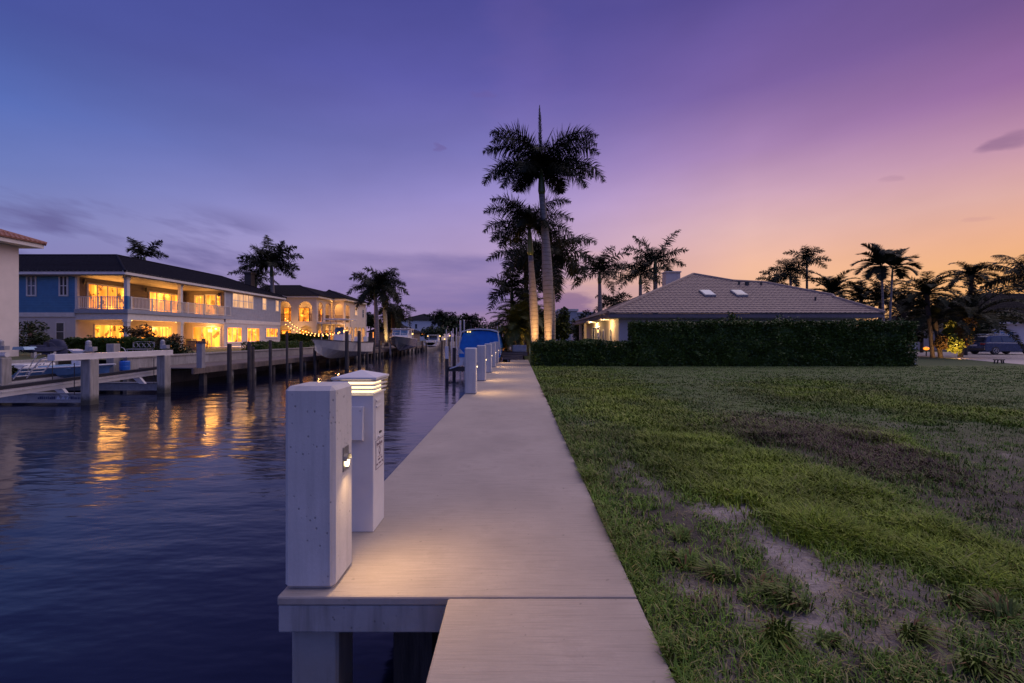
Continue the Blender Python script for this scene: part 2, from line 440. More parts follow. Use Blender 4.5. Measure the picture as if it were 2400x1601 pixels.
def trunkmat(name, c, ring=9., depth=.5):
    m, nb, b = new_mat(name); p = nb.wpos(); z = nb.xyz(p)[2]
    q = nb.m('FRACT', nb.m('ADD', nb.m('MULTIPLY', z, ring), nb.m('MULTIPLY', nb.noise(p, 1.3, 2), 1.2)))
    line = nb.rng(q, 0, .22, 1, 0)
    f = nb.rng(nb.noise(nb.mapping(p, (2, 2, 5)), 2.2, 4), .3, .7)
    c0 = nb.mix(f, c, tuple(x*.7 for x in c))
    nb.put(b.inputs['Base Color'], nb.mix(nb.m('MULTIPLY', line, depth), c0, tuple(x*.3 for x in c)))
    b.inputs['Roughness'].default_value = .85
    nb.put(b.inputs['Normal'], nb.bump(nb.m('SUBTRACT', 1, line), .6, .02))
    return m
M_TRUNK = trunkmat('ringed_grey_bark', (.22, .19, .185), 4.2, 1.0)
M_TRUNKD = trunkmat('dark_palm_bark', (.055, .043, .038), 7, .6)
M_CROWNSHAFT = pm('green_crownshaft', (.075, .10, .03), (.05, .075, .025), 4, .45, .1, 20, .004)
M_FIBRE = pm('brown_palm_fibre', (.12, .07, .04), (.06, .035, .02), 9, .95, .8, 30, .03, stretch=(3, 3, .6))

# ---------------------------------------------------------------- water
m, nb, b = new_mat('canal_water'); p = nb.wpos()
v1 = nb.noise(nb.mapping(p, (.75, 1.7, 1), rot=(0, 0, R(8))), 1.0, 3, .5)
v2 = nb.noise(nb.mapping(p, (2.2, 5.0, 1), rot=(0, 0, R(-14))), 1.0, 3, .55)
v3 = nb.noise(nb.mapping(p, (.16, .3, 1)), 1.0, 2)
h = nb.m('ADD', nb.m('MULTIPLY', v1, 1.0), nb.m('MULTIPLY', v2, .11))
nb.put(b.inputs['Base Color'], nb.mix(nb.rng(v3, .3, .7), (.0025, .004, .016), (.003, .005, .021)))
nb.put(b.inputs['Roughness'], nb.rng(v3, .35, .65, .085, .125))
b.inputs['IOR'].default_value = 1.45
nb.put(b.inputs['Normal'], nb.bump(h, nb.rng(v3, .35, .65, .32, .52), .068))
M_WATER = m
MB().poly([(-80, -60, WATER), (60, -60, WATER), (60, 210, WATER), (-80, 210, WATER)]).build('water', M_WATER)['kind'] = 'structure'

# ---------------------------------------------------------------- ground sheets
M_SOIL = pm('far_ground', (.05, .07, .03), (.035, .045, .02), .3, .95, .3, 6, .03)
M_PAVER = pm('patio_paving', (.30, .27, .26), (.22, .20, .19), 2, .8, .2, 20, .01)
LB = .35
lb = MB()
lb.poly([(-2500, -400, LB), (-22.8, -400, LB), (-22.8, 22.6, LB), (-19.5, 22.6, LB), (-19.5, 205, LB), (-2500, 205, LB)])
lb.poly([(-2500, 205, LB), (-19.5, 205, LB), (-19.5, 3000, LB), (-2500, 3000, LB)])
lb.poly([(-19.5, 205, LB), (2500, 205, LB), (2500, 3000, LB), (-19.5, 3000, LB)])
lb.build('far_bank_ground', M_SOIL)['kind'] = 'structure'

# ---------------------------------------------------------------- lawn (ground sheet with its own colour map)
def blob(u, v, cu, cv, ru, rv, ang=0.):
    a = math.radians(ang); du = u-cu; dv = v-cv
    x = (du*math.cos(a)+dv*math.sin(a))/ru; y = (-du*math.sin(a)+dv*math.cos(a))/rv
    return np.exp(-np.power(x*x+y*y, 1.5))
def vnoise(x, y, s, seed=0):
    """tiny value noise on numpy arrays"""
    x = x*s+seed*17.3; y = y*s+seed*5.1
    xi = np.floor(x).astype(np.int64); yi = np.floor(y).astype(np.int64); fx = x-xi; fy = y-yi
    fx = fx*fx*(3-2*fx); fy = fy*fy*(3-2*fy)
    def hsh(a, b):
        n = (a*374761393+b*668265263+seed*1442695) & 0x7fffffff
        n = ((n ^ (n >> 13))*1274126177) & 0x7fffffff
        return ((n ^ (n >> 16)) & 0xffff)/65535.
    return (hsh(xi, yi)*(1-fx)+hsh(xi+1, yi)*fx)*(1-fy)+(hsh(xi, yi+1)*(1-fx)+hsh(xi+1, yi+1)*fx)*fy
def fbm(x, y, s, seed=0, o=3):
    t = 0; a = .5
    for i in range(o): t = t+a*vnoise(x, y, s*2**i, seed+i); a *= .5
    return t/(1-.5**o)
def lawn_maps(x, y):
    """where the lot is bare sand, lush, dry or seed-headed, as places on the ground"""
    yy = np.maximum(y, 1.0); u = U0+x/yy*F; v = V0+F*EYE/yy
    u = u+150*(fbm(x, y, 1.1, 51, 3)-.5)*np.clip(4/yy, .3, 1); v = v+70*(fbm(x, y, 1.3, 52, 3)-.5)*np.clip(4/yy, .12, 1)
    n = fbm(x, y, 1.6, 3, 4); n2 = fbm(x, y, .55, 9, 3); n3 = fbm(x, y, 4.5, 5, 2)
    sand = (1.1*blob(u, v, 1725, 1205, 110, 32, 20)+1.25*blob(u, v, 1880, 1305, 95, 42, 42)+.95*blob(u, v, 1920, 1450, 70, 90, -10)
            + .8*blob(u, v, 1700, 1400, 150, 40, 25)+.7*blob(u, v, 2050, 1350, 240, 45, 22)+.55*blob(u, v, 1640, 1560, 170, 80, 20)
            + .9*blob(u, v, 2395, 1360, 50, 26)+.7*blob(u, v, 1600, 1042, 75, 18, 10)+.6*blob(u, v, 1500, 1105, 90, 18, 40)
            + .3*blob(u, v, 2110, 998, 50, 8)+.5*blob(u, v, 2370, 1055, 40, 9, 15)+.4*blob(u, v, 1850, 970, 70, 8)+.5*blob(u, v, 2100, 1480, 160, 60, 10)
            + .15*blob(u, v, 2230, 1020, 90, 10, 10))
    sand = np.clip(sand*(.55+.9*n)+.5*(n3-.5)*np.clip(sand*2, 0, 1), 0, 1)
    lush = (1.0*blob(u, v, 1500, 960, 260, 60, 22)+1.1*blob(u, v, 1720, 1120, 300, 70, 24)+1.2*blob(u, v, 2020, 1230, 330, 85, 22)
            + 1.0*blob(u, v, 2300, 1330, 200, 60, 15)+1.0*blob(u, v, 1960, 925, 230, 34, 4)+.9*blob(u, v, 2300, 970, 190, 24, 4)+.5*blob(u, v, 1360, 1060, 60, 80, 10)
            + .6*blob(u, v, 1800, 1000, 120, 18, 3)+.7*blob(u, v, 2100, 1040, 160, 22, 15))
    seed = 1.1*blob(u, v, 1880, 1015, 190, 36, 8)+1.2*blob(u, v, 2090, 1085, 180, 36, 13)+.5*blob(u, v, 1700, 1420, 90, 40)
    edge = np.clip(1-(x-.69)/.45, 0, 1)
    sand = sand*np.clip(1.25-y/26, .2, 1)
    dry = np.clip((n2-.42)*3.2, 0, 1)*np.clip(1.05-y/40, .45, .85)+.5*blob(u, v, 1380, 1000, 80, 120)
    sand = sand*np.clip(1.5-y/9, .15, 1)
    return np.clip(sand, 0, 1), np.clip(lush*(.15+1.5*n), 0, 1), np.clip(seed*(.6+.8*n3), 0, 1), np.clip(dry, 0, 1), n, edge
def lawn_z(x, y):
    return -.035+.05*(fbm(x, y, .9, 21, 3)-.5)+.03*(fbm(x, y, 3.5, 31, 2)-.5)
SOIL = np.array([.050, .043, .034]); SAND = np.array([.30, .265, .25]); G_GREEN = np.array([.095, .178, .018])
G_DARK = np.array([.032, .088, .017]); G_DRY = np.array([.23, .215, .08]); G_SEED = np.array([.115, .065, .062]); G_LUSH = np.array([.20, .275, .02])
ys = np.concatenate([np.geomspace(.9, 24.2, 150)])
ts = np.linspace(0, 1, 180)**1.5
gx = np.array([[.70+t*(1.35*y+2.2) for t in ts] for y in ys]); gyy = np.repeat(ys[:, None], len(ts), 1)
sand, lush, seedm, dry, nn, edge = lawn_maps(gx, gyy)
far = np.clip((gyy-4.5)/5, 0, 1)
thatch = SOIL[None, None]*(1-far[..., None])+(.42*G_GREEN+.06*G_DRY+.15*G_DARK)[None, None]*far[..., None]
base = thatch*(1-lush[..., None]*.4)+G_DARK*lush[..., None]*.4
base = base*(1-seedm[..., None]*.6)+G_SEED*.8*seedm[..., None]*.6
cc = base*(1-sand[..., None])+SAND*sand[..., None]
cc *= (.65+.7*fbm(gx, gyy, 7, 41, 3))[..., None]
nr, nc = gx.shape
verts = np.stack([gx, gyy, lawn_z(gx, gyy)], -1).reshape(-1, 3)
idx = np.arange(nr*nc).reshape(nr, nc)
q = np.stack([idx[:-1, :-1], idx[:-1, 1:], idx[1:, 1:], idx[1:, :-1]], -1).reshape(-1, 4)
m, nb, b = new_mat('sandy_lawn_soil'); p = nb.wpos()
at = nb.node('ShaderNodeAttribute'); at.attribute_name = 'Col'
f = nb.rng(nb.noise(p, 38, 4, .65), .3, .7)
nb.put(b.inputs['Base Color'], nb.mix(nb.m('MULTIPLY', f, .55), at.outputs['Color'], (.03, .026, .022)))
b.inputs['Roughness'].default_value = .95
nb.put(b.inputs['Normal'], nb.bump(nb.noise(p, 30, 5, .65), .8, .03))
lawn = np_mesh('lawn_ground', verts, q.ravel(), np.arange(len(q))*4, m, colors=cc.reshape(-1, 3), smooth=True)
lawn['kind'] = 'structure'
# ground beyond and around the lot
M_GRASSFAR = pm('mown_grass', (.030, .062, .010), (.02, .04, .009), 1.2, .95, .5, 20, .03)
g2 = MB(); zz0 = -.05
g2.poly([(.5, 24.2, zz0), (2500, 24.2, zz0), (2500, 3000, zz0), (.5, 3000, zz0)])
g2.poly([(34.5, -400, zz0), (2500, -400, zz0), (2500, 24.2, zz0), (34.5, 24.2, zz0)])
g2.poly([(.5, -400, -.09), (34.5, -400, -.09), (34.5, 24.2, -.09), (.5, 24.2, -.09)])
g2.build('near_bank_ground', M_GRASSFAR)['kind'] = 'structure'
M_DRIVE = concrete('driveway_concrete', (.42, .38, .37), stain=.25)
MB().poly([(26.9, 22.5, -.043), (80, 22.5, -.043), (80, 45.6, -.043), (30.8, 45.6, -.043), (31.6, 34, -.043)]).build('driveway', M_DRIVE)['kind'] = 'structure'

# ---------------------------------------------------------------- grass blades
rs = np.random.RandomState(4)
def blades(n, y0, y1, hmul, wmul, lushonly=False):
    y = np.exp(rs.uniform(np.log(y0), np.log(y1), n*3)) if y1/y0 < 4 else rs.uniform(y0, y1, n*3)
    x = .70+rs.uniform(0, 1, n*3)**1.1*(1.32*y+1.2)
    sand, lush, seedm, dry, nn, edge = lawn_maps(x, y)
    clump = np.clip((fbm(x, y, 5.0, 77, 3)-.46)*5, 0, 1)
    dens = np.clip((.30+.25*nn+.9*lush+.5*seedm)*(1-.93*sand), 0, 1)*(.14+.86*np.clip(clump+lush+.5*seedm, 0, 1))+.35*edge*(1-sand)
    dens = dens*(1+1.2*np.clip((y-5)/5, 0, 1))+.12*np.clip((y-6)/5, 0, 1)
    keep = rs.uniform(0, 1, n*3) < dens*.85
    x, y, lush, seedm, dry, nn, edge, sand = [a[keep][:n] for a in (x, y, lush, seedm, dry, nn, edge, sand)]
    n = len(x)
    z = lawn_z(x, y)
    h = (.022+.042*rs.uniform(0, 1, n)+.085*lush*rs.uniform(.4, 1, n)+.05*seedm+.04*edge*rs.uniform(0, 1, n))*hmul*(.55+.9*fbm(x, y, 2.3, 88, 2))
    wd = (.0022+.0022*rs.uniform(0, 1, n)+.0015*lush)*wmul
    a = rs.uniform(0, 2*PI, n); lean = h*(.25+.75*rs.uniform(0, 1, n))
    dx = np.cos(a); dy = np.sin(a); sx = -dy; sy = dx
    p0 = np.stack([x, y, z-.01], -1)
    sdv = np.stack([sx*wd, sy*wd, 0*wd], -1)
    mid = p0+np.stack([dx*lean*.32, dy*lean*.32, h*.6], -1)
    tip = p0+np.stack([dx*lean, dy*lean, h*(.95-.35*rs.uniform(0, 1, n))], -1)
    V = np.stack([p0-sdv, p0+sdv, mid+sdv*.8, mid-sdv*.8, tip], 1)
    r = rs.uniform(0, 1, n)[:, None]
    c = G_GREEN*(1-lush[:, None])+G_LUSH*lush[:, None]
    c = np.where(r < .28, G_DARK*.4+c*.6, c)
    c = np.where((r > .62) & (rs.uniform(0, 1, n)[:, None] < (.22+.75*dry[:, None])*(1-.75*lush[:, None])), G_DRY, c)
    c = np.where(rs.uniform(0, 1, n)[:, None] < seedm[:, None]*.75, G_SEED, c)
    c = c*(.7+.6*rs.uniform(0, 1, n)[:, None])
    k = np.clip((y-5)/8, 0, .62)[:, None]; avg = (G_GREEN*.62+G_DARK*.2)*(1-lush[:, None])+G_LUSH*.85*lush[:, None]
    avg = avg*(1-.5*dry[:, None])+(G_DRY*.5+G_SEED*.3)*.5*dry[:, None]; avg = avg*(1-seedm[:, None]*.6)+G_SEED*seedm[:, None]*.6
    c = c*(1-k)+avg*k
    c = c*(.38+1.15*fbm(x, y, 1.15, 93, 4))[:, None]
    return V, np.repeat(c[:, None], 5, 1)
parts = [blades(16000, .95, 1.7, 1.2, 1.0), blades(80000, 1.7, 3.6, 1.25, 1.0), blades(90000, 3.6, 7.5, 1.2, 1.35), blades(64000, 7.5, 14, 1.0, 2.4), blades(42000, 14, 23.4, .95, 4.2)]
def edge_blades(n):
    y = rs.uniform(0, 1, n)**1.5*12+1.6; x = .695+rs.uniform(0, 1, n)**2*.10; k = fbm(x, y, 2.2, 66, 3) > .44; x = x[k]; y = y[k]; n = len(x)
    h = rs.uniform(.03, .10, n); wd = rs.uniform(.002, .0035, n)*np.clip(y/4, 1, 3); a = rs.normal(PI, .8, n); z = lawn_z(x, y)
    dx, dy = np.cos(a), np.sin(a); sd_ = np.stack([-dy*wd, dx*wd, 0*wd], -1); p0 = np.stack([x, y, z-.01], -1); ln = h*rs.uniform(.3, .9, n)
    zt = np.maximum(h, .05)
    mid = p0+np.stack([dx*ln*.4, dy*ln*.4, zt*.75+.03], -1); tip = p0+np.stack([dx*ln, dy*ln, zt*.8+.03], -1)
    c = G_GREEN*(.5+.7*rs.uniform(0, 1, n)[:, None]); c = np.where(rs.uniform(0, 1, (n, 1)) < .2, G_DRY*.8, c)
    return np.stack([p0-sd_, p0+sd_, mid+sd_*.8, mid-sd_*.8, tip], 1), np.repeat(c[:, None], 5, 1)
parts.append(edge_blades(9000))
V = np.concatenate([p_[0] for p_ in parts]); C = np.concatenate([p_[1] for p_ in parts]); nbld = len(V)
off = (np.arange(nbld)*5)[:, None]
loops = (off+np.array([[0, 1, 2, 3, 3, 2, 4]])).ravel()
starts = (np.arange(nbld)*7)[:, None]+np.array([[0, 4]])
m, nb, b = new_mat('grass_blade')
at = nb.node('ShaderNodeAttribute'); at.attribute_name = 'Col'
hv = nb.rng(nb.noise(nb.wpos(), 14, 2), .3, .7)
nb.put(b.inputs['Base Color'], nb.mix(nb.m('MULTIPLY', hv, .3), at.outputs['Color'], (.05, .06, .015))); b.inputs['Roughness'].default_value = .6
b.inputs['Specular IOR Level'].default_value = .25
M_BLADE = m
gr = np_mesh('grass', V.reshape(-1, 3), loops, starts.ravel(), M_BLADE, colors=C.reshape(-1, 3))
tag(gr, 'patchy green and dry grass on the vacant lot', 'grass', kind='stuff')

# dead straw and bits lying on the bare sand
y = rs.uniform(1.8, 7, 60000); x = .75+rs.uniform(0, 1, 60000)*(1.3*y+1)
sand, lush, seedm, dry, nn, edge = lawn_maps(x, y)
kk = (rs.uniform(0, 1, 60000) < .10+.5*sand*(sand < .95))&(lush < .5); x = x[kk]; y = y[kk]; n = len(x)
a = rs.uniform(0, PI, n); Ls = rs.uniform(.015, .07, n); ww = rs.uniform(.0012, .003, n); z = lawn_z(x, y)+.006
dx, dy = np.cos(a)*Ls, np.sin(a)*Ls; sx, sy = -np.sin(a)*ww, np.cos(a)*ww; zt = z+rs.uniform(-.004, .02, n)
Vs = np.stack([np.stack([x-sx, y-sy, z], -1), np.stack([x+sx, y+sy, z], -1), np.stack([x+dx+sx, y+dy+sy, zt], -1), np.stack([x+dx-sx, y+dy-sy, zt], -1)], 1).reshape(-1, 3)
Cs = np.where(rs.uniform(0, 1, (n, 1)) < .6, np.array([[.22, .18, .11]]), np.array([[.07, .05, .04]]))*rs.uniform(.6, 1.2, (n, 1))
th = np_mesh('thatch', Vs, np.arange(n*4), np.arange(n)*4, M_BLADE, colors=np.repeat(Cs, 4, 0))
tag(th, 'dead straw and bits scattered over the bare soil of the lot', 'thatch', kind='stuff')

# coarse weed clumps: countable, each its own plant
def weed(pos, r, n, c):
    V = []; Lp = []; St = []; Cc = []; bias = rs.uniform(0, 2*PI); cen = [(rs.normal(0, r*.35), rs.normal(0, r*.22)) for _ in range(4)]
    for i in range(n):
        a = bias+rs.normal(0, 1.15); el = rs.uniform(.35, 1.35); L = r*rs.uniform(.45, 1.25)*(1+.35*math.cos(a-bias)); wv = rs.uniform(.0025, .0065)
        d = np.array([math.cos(a), math.sin(a), 0]); s = np.array([-d[1], d[0], 0])*wv
        c0 = cen[rs.randint(4)]; p0 = np.array(pos)+np.array([c0[0], c0[1], 0])+d*rs.uniform(0, r*.2)
        m1 = p0+d*L*.45*math.cos(el)+np.array([0, 0, L*.5*math.sin(el)+.02]); t = p0+d*L*math.cos(el)*1.05+np.array([0, 0, L*.72*math.sin(el)])
        o = len(V); V += [p0-s*.6, p0+s*.6, m1+s, m1-s, t]
        St += [len(Lp), len(Lp)+4]; Lp += [o, o+1, o+2, o+3, o+3, o+2, o+4]
        k = c*(.6+.8*rs.uniform()); k = k if rs.uniform() > .12 else np.array([.13, .07, .03])
        Cc += [k]*5
    return np.array(V), Lp, St, np.array(Cc)
WEEDS = [(1575, 1300, .16, 'small dark weed clump at the dock end of the diagonal row of weeds'),
         (1620, 1325, .16, 'low weed clump second from the dock in the diagonal row'),
         (1705, 1355, .20, 'broad spiky weed clump in the middle of the diagonal row'),
         (1770, 1375, .15, 'narrow weed clump just right of the broad one in the diagonal row'),
         (1850, 1405, .19, 'tall leafy weed clump at the sand end of the diagonal row'),
         (1600, 1258, .13, 'weed clump beside the upper sand patch, behind the diagonal row'),
         (2330, 1440, .20, 'large weed clump at the right edge of the lot'),
         (2255, 1405, .15, 'smaller weed clump just left of the large one at the right edge'),
         (2130, 1490, .18, 'weed clump with splayed leaves standing alone near the lower right'),
         (1800, 1475, .20, 'fine-leaved grass tussock below the sandy patch'),
         (1945, 1505, .10, 'tiny bright weed rosette in the lower sand'),
         (1395, 1075, .22, 'bright green weed clump against the dock edge halfway along'),
         (2280, 1560, .17, 'pale weed clump at the bottom right corner')]
for u, v, r, lab in WEEDS:
    y = GY(v); x = X(u, y); z = float(lawn_z(np.array([x]), np.array([y]))[0])
    Vv, Lp, St, Cc = weed((x, y, z-.01), r*.72, 170, np.array([.085, .14, .02])*rs.uniform(.75, 1.2))
    o = np_mesh('weed_clump', Vv, Lp, St, M_BLADE, colors=Cc, origin=(x, y, z))
    tag(o, lab, 'weed', 'weed clumps on the lot')

# ---------------------------------------------------------------- seawall and dock on our side
DX0, DX1, CAPX = -1.39, .69, -.40
sw = thing('seawall', 'concrete seawall with a broad pale cap running along the lawn edge', 'seawall', (.15, 13, -1))
MB().box(CAPX, DX1, -6, 2.612, -.22, 0).build('cap', M_BROOM, sw, bevel=.012)
MB().box(-.28, .5, -6, 60, -2.5, -.222).build('wall_face', M_SLAB, sw)
MB().box(-.47, DX1, 26.55, 29.5, -.22, 0).build('cap', M_BROOM, sw, bevel=.012)
dk = thing('dock', 'long pale broom-finished concrete dock with edge beam over the water', 'dock', (-.35, 14, -.21))
MB().box(DX0, DX1, 2.625, 26.54, -.055, 0).build('deck', M_BROOM, dk, bevel=.012)
MB().box(DX0+.004, CAPX, 2.633, 26.53, -.215, -.056).build('edge_beam', M_SLAB, dk, bevel=.01)
MB().box(CAPX+.004, -.285, 2.66, 26.5, -.2145, -.056).build('bearer', M_SLAB, dk)
MB().box(-.28, DX1-.004, 2.66, 26.5, -.2145, -.056).build('bearer', M_SLAB, dk)

# ---------------------------------------------------------------- bollard piles with lights
def bollard(y, label, first=None, water=True):
    t = thing('dock_piling', label, 'piling', (-1.237, y+.15, 0), 'square concrete pilings along the dock')
    x0, x1, y0, y1 = DX0+.006, DX0+.306, y, y+.31
    if y < 3: x0 += .0; 
    ch = .026
    mb = MB(); mb.box(x0, x1, y0, y1, .0005, 1.205)
    mb.build('shaft', M_CONC, t, bevel=ch, seg=1)
    mb = MB(); mb.box(x0+.03, x1+.01, y0+.03, y1-.02, -2.6, -.218); mb.build('lower_pile', M_PILE, t, bevel=.015, seg=1)
    # lamp on the +X face
    cy = (y0+y1)/2+.02; zc = .735
    mb = MB(); mb.box(x1-.004, x1+.006, cy-.045, cy+.045, zc-.075, zc+.075)
    fx = mb.build('light_fixture', M_STEEL, t, bevel=.003)
    mb = MB(); pts = [(x1+.0065, cy+.027*math.cos(a), zc-.014-.038*math.sin(a)) for a in np.linspace(0, PI, 12)]
    mb.prism(pts, (.012, 0, 0)); mb.build('lens', M_LENS, fx)
    # hood over the lens
    mb = MB(); ring = [(.040*math.cos(a), .040*math.sin(a)) for a in np.linspace(0, PI, 10)]
    for (a1, b1), (a2, b2) in zip(ring[:-1], ring[1:]):
        mb.add([(x1+.006, cy+a1, zc-.010+b1), (x1+.006, cy+a2, zc-.010+b2), (x1+.026, cy+a2, zc-.010+b2), (x1+.026, cy+a1, zc-.010+b1)], [(0, 1, 2, 3)])
    mb.build('hood', M_STEEL, fx)
    lamp('step_light', 'SPOT', (x1+.032, cy, zc-.025), BOLL_W, (1, .60, .27), .02, t, aim=(x1+.75, cy, 0), spot=140, blend=1)
    return t
BOLL_W = 52.0
bl = bollard(2.69, 'nearest concrete piling, tall in the foreground with pitted faces and a lit step light')
for i, (y, lab) in enumerate([(11.9, 'first of the far row of concrete pilings, beyond the open slip'),
                              (15.4, 'second piling of the far row, lit lamp on its dock side'),
                              (18.9, 'third piling of the far row, lit lamp on its dock side'),
                              (22.35, 'fourth piling of the far row, its lamp lighting the dock near the end'),
                              (25.85, 'last piling of the far row, at the dock end before the blue canvas')]):
    bollard(y, lab)
pl = tag(MB().box(-.9, -.62, 3.3, 3.58, -2.6, -.2).build('support_pile', M_WOOD, origin=(-.76, 3.4, -2.6)), 'dark support pile in shadow under the near dock corner', 'pile')

# ---------------------------------------------------------------- dock power pedestal
x0, x1, y0, y1 = -1.385, -1.105, 3.49, 3.77
pd = thing('power_pedestal', 'white dock power pedestal with glowing louvred lantern top', 'power pedestal', ((x0+x1)/2, (y0+y1)/2, 0))
MB().box(x0, x1, y0, y1, .0005, 1.05).build('body', M_WHITE, pd, bevel=.006)
MB().box(x0+.02, x1-.02, y0+.02, y1-.02, 1.052, 1.165).build('light_core', M_CORE, pd)
for k in range(4):
    zc = 1.056+k*.033; e = .012+.004*k
    mb = MB(); a = [(x0-e, y0-e), (x1+e, y0-e), (x1+e, y1+e), (x0-e, y1+e)]; c = [(x0+.016, y0+.016), (x1-.016, y0+.016), (x1-.016, y1-.016), (x0+.016, y1-.016)]
    vs = [(p_[0], p_[1], zc) for p_ in a]+[(p_[0], p_[1], zc+.009) for p_ in a]+[(p_[0], p_[1], zc+.003) for p_ in c]+[(p_[0], p_[1], zc+.012) for p_ in c]
    fs = []
    for i in range(4):
        j = (i+1) % 4
        fs += [(i, j, 4+j, 4+i), (4+i, 4+j, 12+j, 12+i), (j, i, 8+i, 8+j), (8+i, 12+i, 12+j, 8+j)]
    mb.add(vs, fs); mb.build('louvre', M_WHITE, pd)
e = .032; zc = 1.172; cxp, cyp = (x0+x1)/2, (y0+y1)/2
mb = MB(); mb.box(x0-e, x1+e, y0-e, y1+e, zc, zc+.016)
mb.add([(x0-e+.004, y0-e+.004, zc+.0162), (x1+e-.004, y0-e+.004, zc+.0162), (x1+e-.004, y1+e-.004, zc+.0162), (x0-e+.004, y1+e-.004, zc+.0162), (cxp, cyp, zc+.064)],
       [(0, 1, 4), (1, 2, 4), (2, 3, 4), (3, 0, 4)])
mb.build('cap', M_WHITE, pd)
mb = MB(); mb.prism([(x0+.06, y0, .965), (x0+.06, y0, .70), (x0+.06, y0-.05, .715), (x0+.06, y0-.028, .965)], (.15, 0, 0))
mx = mb.build('meter_box', M_WHITE, pd, bevel=.003)
MB().lathe((x0+.19, y0-.034, .935), [(.004, -.004), (.004, .004)], 8, 'y').build('screw', M_STEEL, mx)
dr = MB().box(x1+.0005, x1+.006, y0+.03, y1-.02, .70, 1.02).build('access_door', M_WHITE, pd, bevel=.002)
for z in (1.0, .955): MB().box(x1+.0065, x1+.016, y0+.04, y0+.16, z-.006, z+.006).build('vent_slot', M_SHADE if False else M_WHITE2, dr)
MB().box(x1+.0065, x1+.014, y0+.125, y0+.165, .735, .75).build('latch', M_DARKMETAL, dr)
MB().box(x1+.0065, x1+.018, y0+.09, y0+.19, .708, .716).build('handle', M_WHITE2, dr)
lp = MB().box(x1+.0005, x1+.004, y0+.045, y1-.03, .46, .69).build('label_plate', M_WHITE, pd, bevel=.001)
M_INK = pm('purple_print', (.10, .05, .08), (.13, .07, .10), 50, .6, 0)
mb = MB(); xf = x1+.0042
def ink(y, z, w, h): mb.box(xf, xf+.0012, y, y+w, z, z+h)
yb0, yb1 = y0+.05, y1-.035
for (a, b_, c, d_) in ((yb0, yb1, .684, .687), (yb0, yb1, .463, .466)): mb.box(xf, xf+.0012, a, b_, c, d_)
for yq in (yb0, yb1-.003): mb.box(xf, xf+.0012, yq, yq+.003, .4665, .6835)
for k in range(7): ink(yb0+.022+k*.021, .640+.003*(k % 2), .012, .026 if k in (0, 3) else .018)     # script heading, too small to read
ink(yb0+.03, .630, .12, .003)
for a in np.linspace(0, 2*PI, 20, endpoint=False):                                                    # round emblem
    ink(yb0+.09+.018*math.cos(a), .592+.026*math.sin(a), .007, .007)
ink(yb0+.088, .560, .012, .02); ink(yb0+.05, .548, .09, .004)
for r_, ks in ((.522, (2, 3, 4, 6, 7)), (.490, (0, 1, 3, 4, 5, 7, 8))):
    for k in ks: ink(yb0+.015+k*.019, r_, .012, .013)
mb.build('lettering', M_INK, lp)
# ---------------------------------------------------------------- building helpers
UX, UY, UZ = Vector((1, 0, 0)), Vector((0, 1, 0)), Vector((0, 0, 1))
def window(parent, o, u, w, h, cols=1, rows=1, pane=None, t=.07, name='window', fm=None, d=.05, sill=False):
    """frame with mullions (part) and one pane (sub-part); o = lower-left corner on the wall face, facing u x z"""
    o = Vector(o); u = Vector(u); n = u.cross(UZ).normalized()
    mb = MB(); mb.frame(o+n*.003, u, UZ, w, h, t, d)
    for i in range(1, cols):
        a = w*i/cols; mb.bar(o, u, UZ, a-t*.4, a+t*.4, t, h-t, .004, d*.9)
    for j in range(1, rows):
        c = h*j/rows; mb.bar(o, u, UZ, t, w-t, c-t*.3, c+t*.3, .0035, d*.8)
    if sill: mb.bar(o, u, UZ, -.06, w+.06, -.07, -.001, .003, d+.05)
    f = mb.build(name, fm or M_WHITE2, parent)
    mb = MB(); mb.bar(o, u, UZ, t*.6, w-t*.6, t*.6, h-t*.6, .0025, .018); mb.build('pane', pane or M_GLASS, f)
    return f
def tiles(mb, o, u, vdir, poly, tw=.30, tl=.36, amp=.045, lift=.05, off=.03):
    """rows of barrel tiles over a convex polygon given in (u, v) coordinates of a sloping plane"""
    o = Vector(o); u = Vector(u).normalized(); vd = Vector(vdir).normalized(); n = u.cross(vd).normalized()
    if n.z < 0: n = -n
    vmax = max(p[1] for p in poly); vmin = min(p[1] for p in poly)
    def span(v):
        xs = []
        for (a, b), (c, d) in zip(poly, poly[1:]+poly[:1]):
            if (b-v)*(d-v) <= 0 and abs(d-b) > 1e-6: xs.append(a+(c-a)*(v-b)/(d-b))
        return (min(xs), max(xs)) if len(xs) > 1 else None
    v = vmin; K = 4
    while v < vmax-.05:
        sp = span(min(v+tl*.5, vmax-.01))
        if sp and sp[1]-sp[0] > .1:
            a = sp[0]; N = max(1, int((sp[1]-sp[0])/(tw/K)))
            o0 = len(mb.v)
            for i in range(N+1):
                uu = a+(sp[1]-a)*i/N; h = amp*(.5+.5*math.cos(2*PI*uu/tw))
                h2 = off+h+rnd.uniform(0, .006)
                q = o+u*uu+vd*v
                mb.v += [tuple(q+n*(off*.3)), tuple(q+n*(h2+lift)), tuple(q+vd*(tl*1.06)+n*h2)]
            for i in range(N):
                b = o0+i*3; mb.f += [(b, b+3, b+4, b+1), (b+1, b+4, b+5, b+2)]
        v += tl
def ridge(mb, a, b, r=.13):
    mb.tube([a, b], r, 7)
def slope(mbs, mbt, pts, tile=True, tw=.3, tl=.36, **k):
    """one roof plane: slab polygon + tiles; pts[0]->pts[1] is the eave"""
    p = [Vector(q) for q in pts]; u = (p[1]-p[0]).normalized(); n = u.cross(p[2]-p[0]).normalized()
    if n.z < 0: n = -n
    vd = n.cross(u); vd = vd if vd.z > 0 else -vd
    mbs.poly(p)
    if tile: tiles(mbt, p[0], u, vd, [((q-p[0]).dot(u), (q-p[0]).dot(vd)) for q in p], tw, tl, **k)
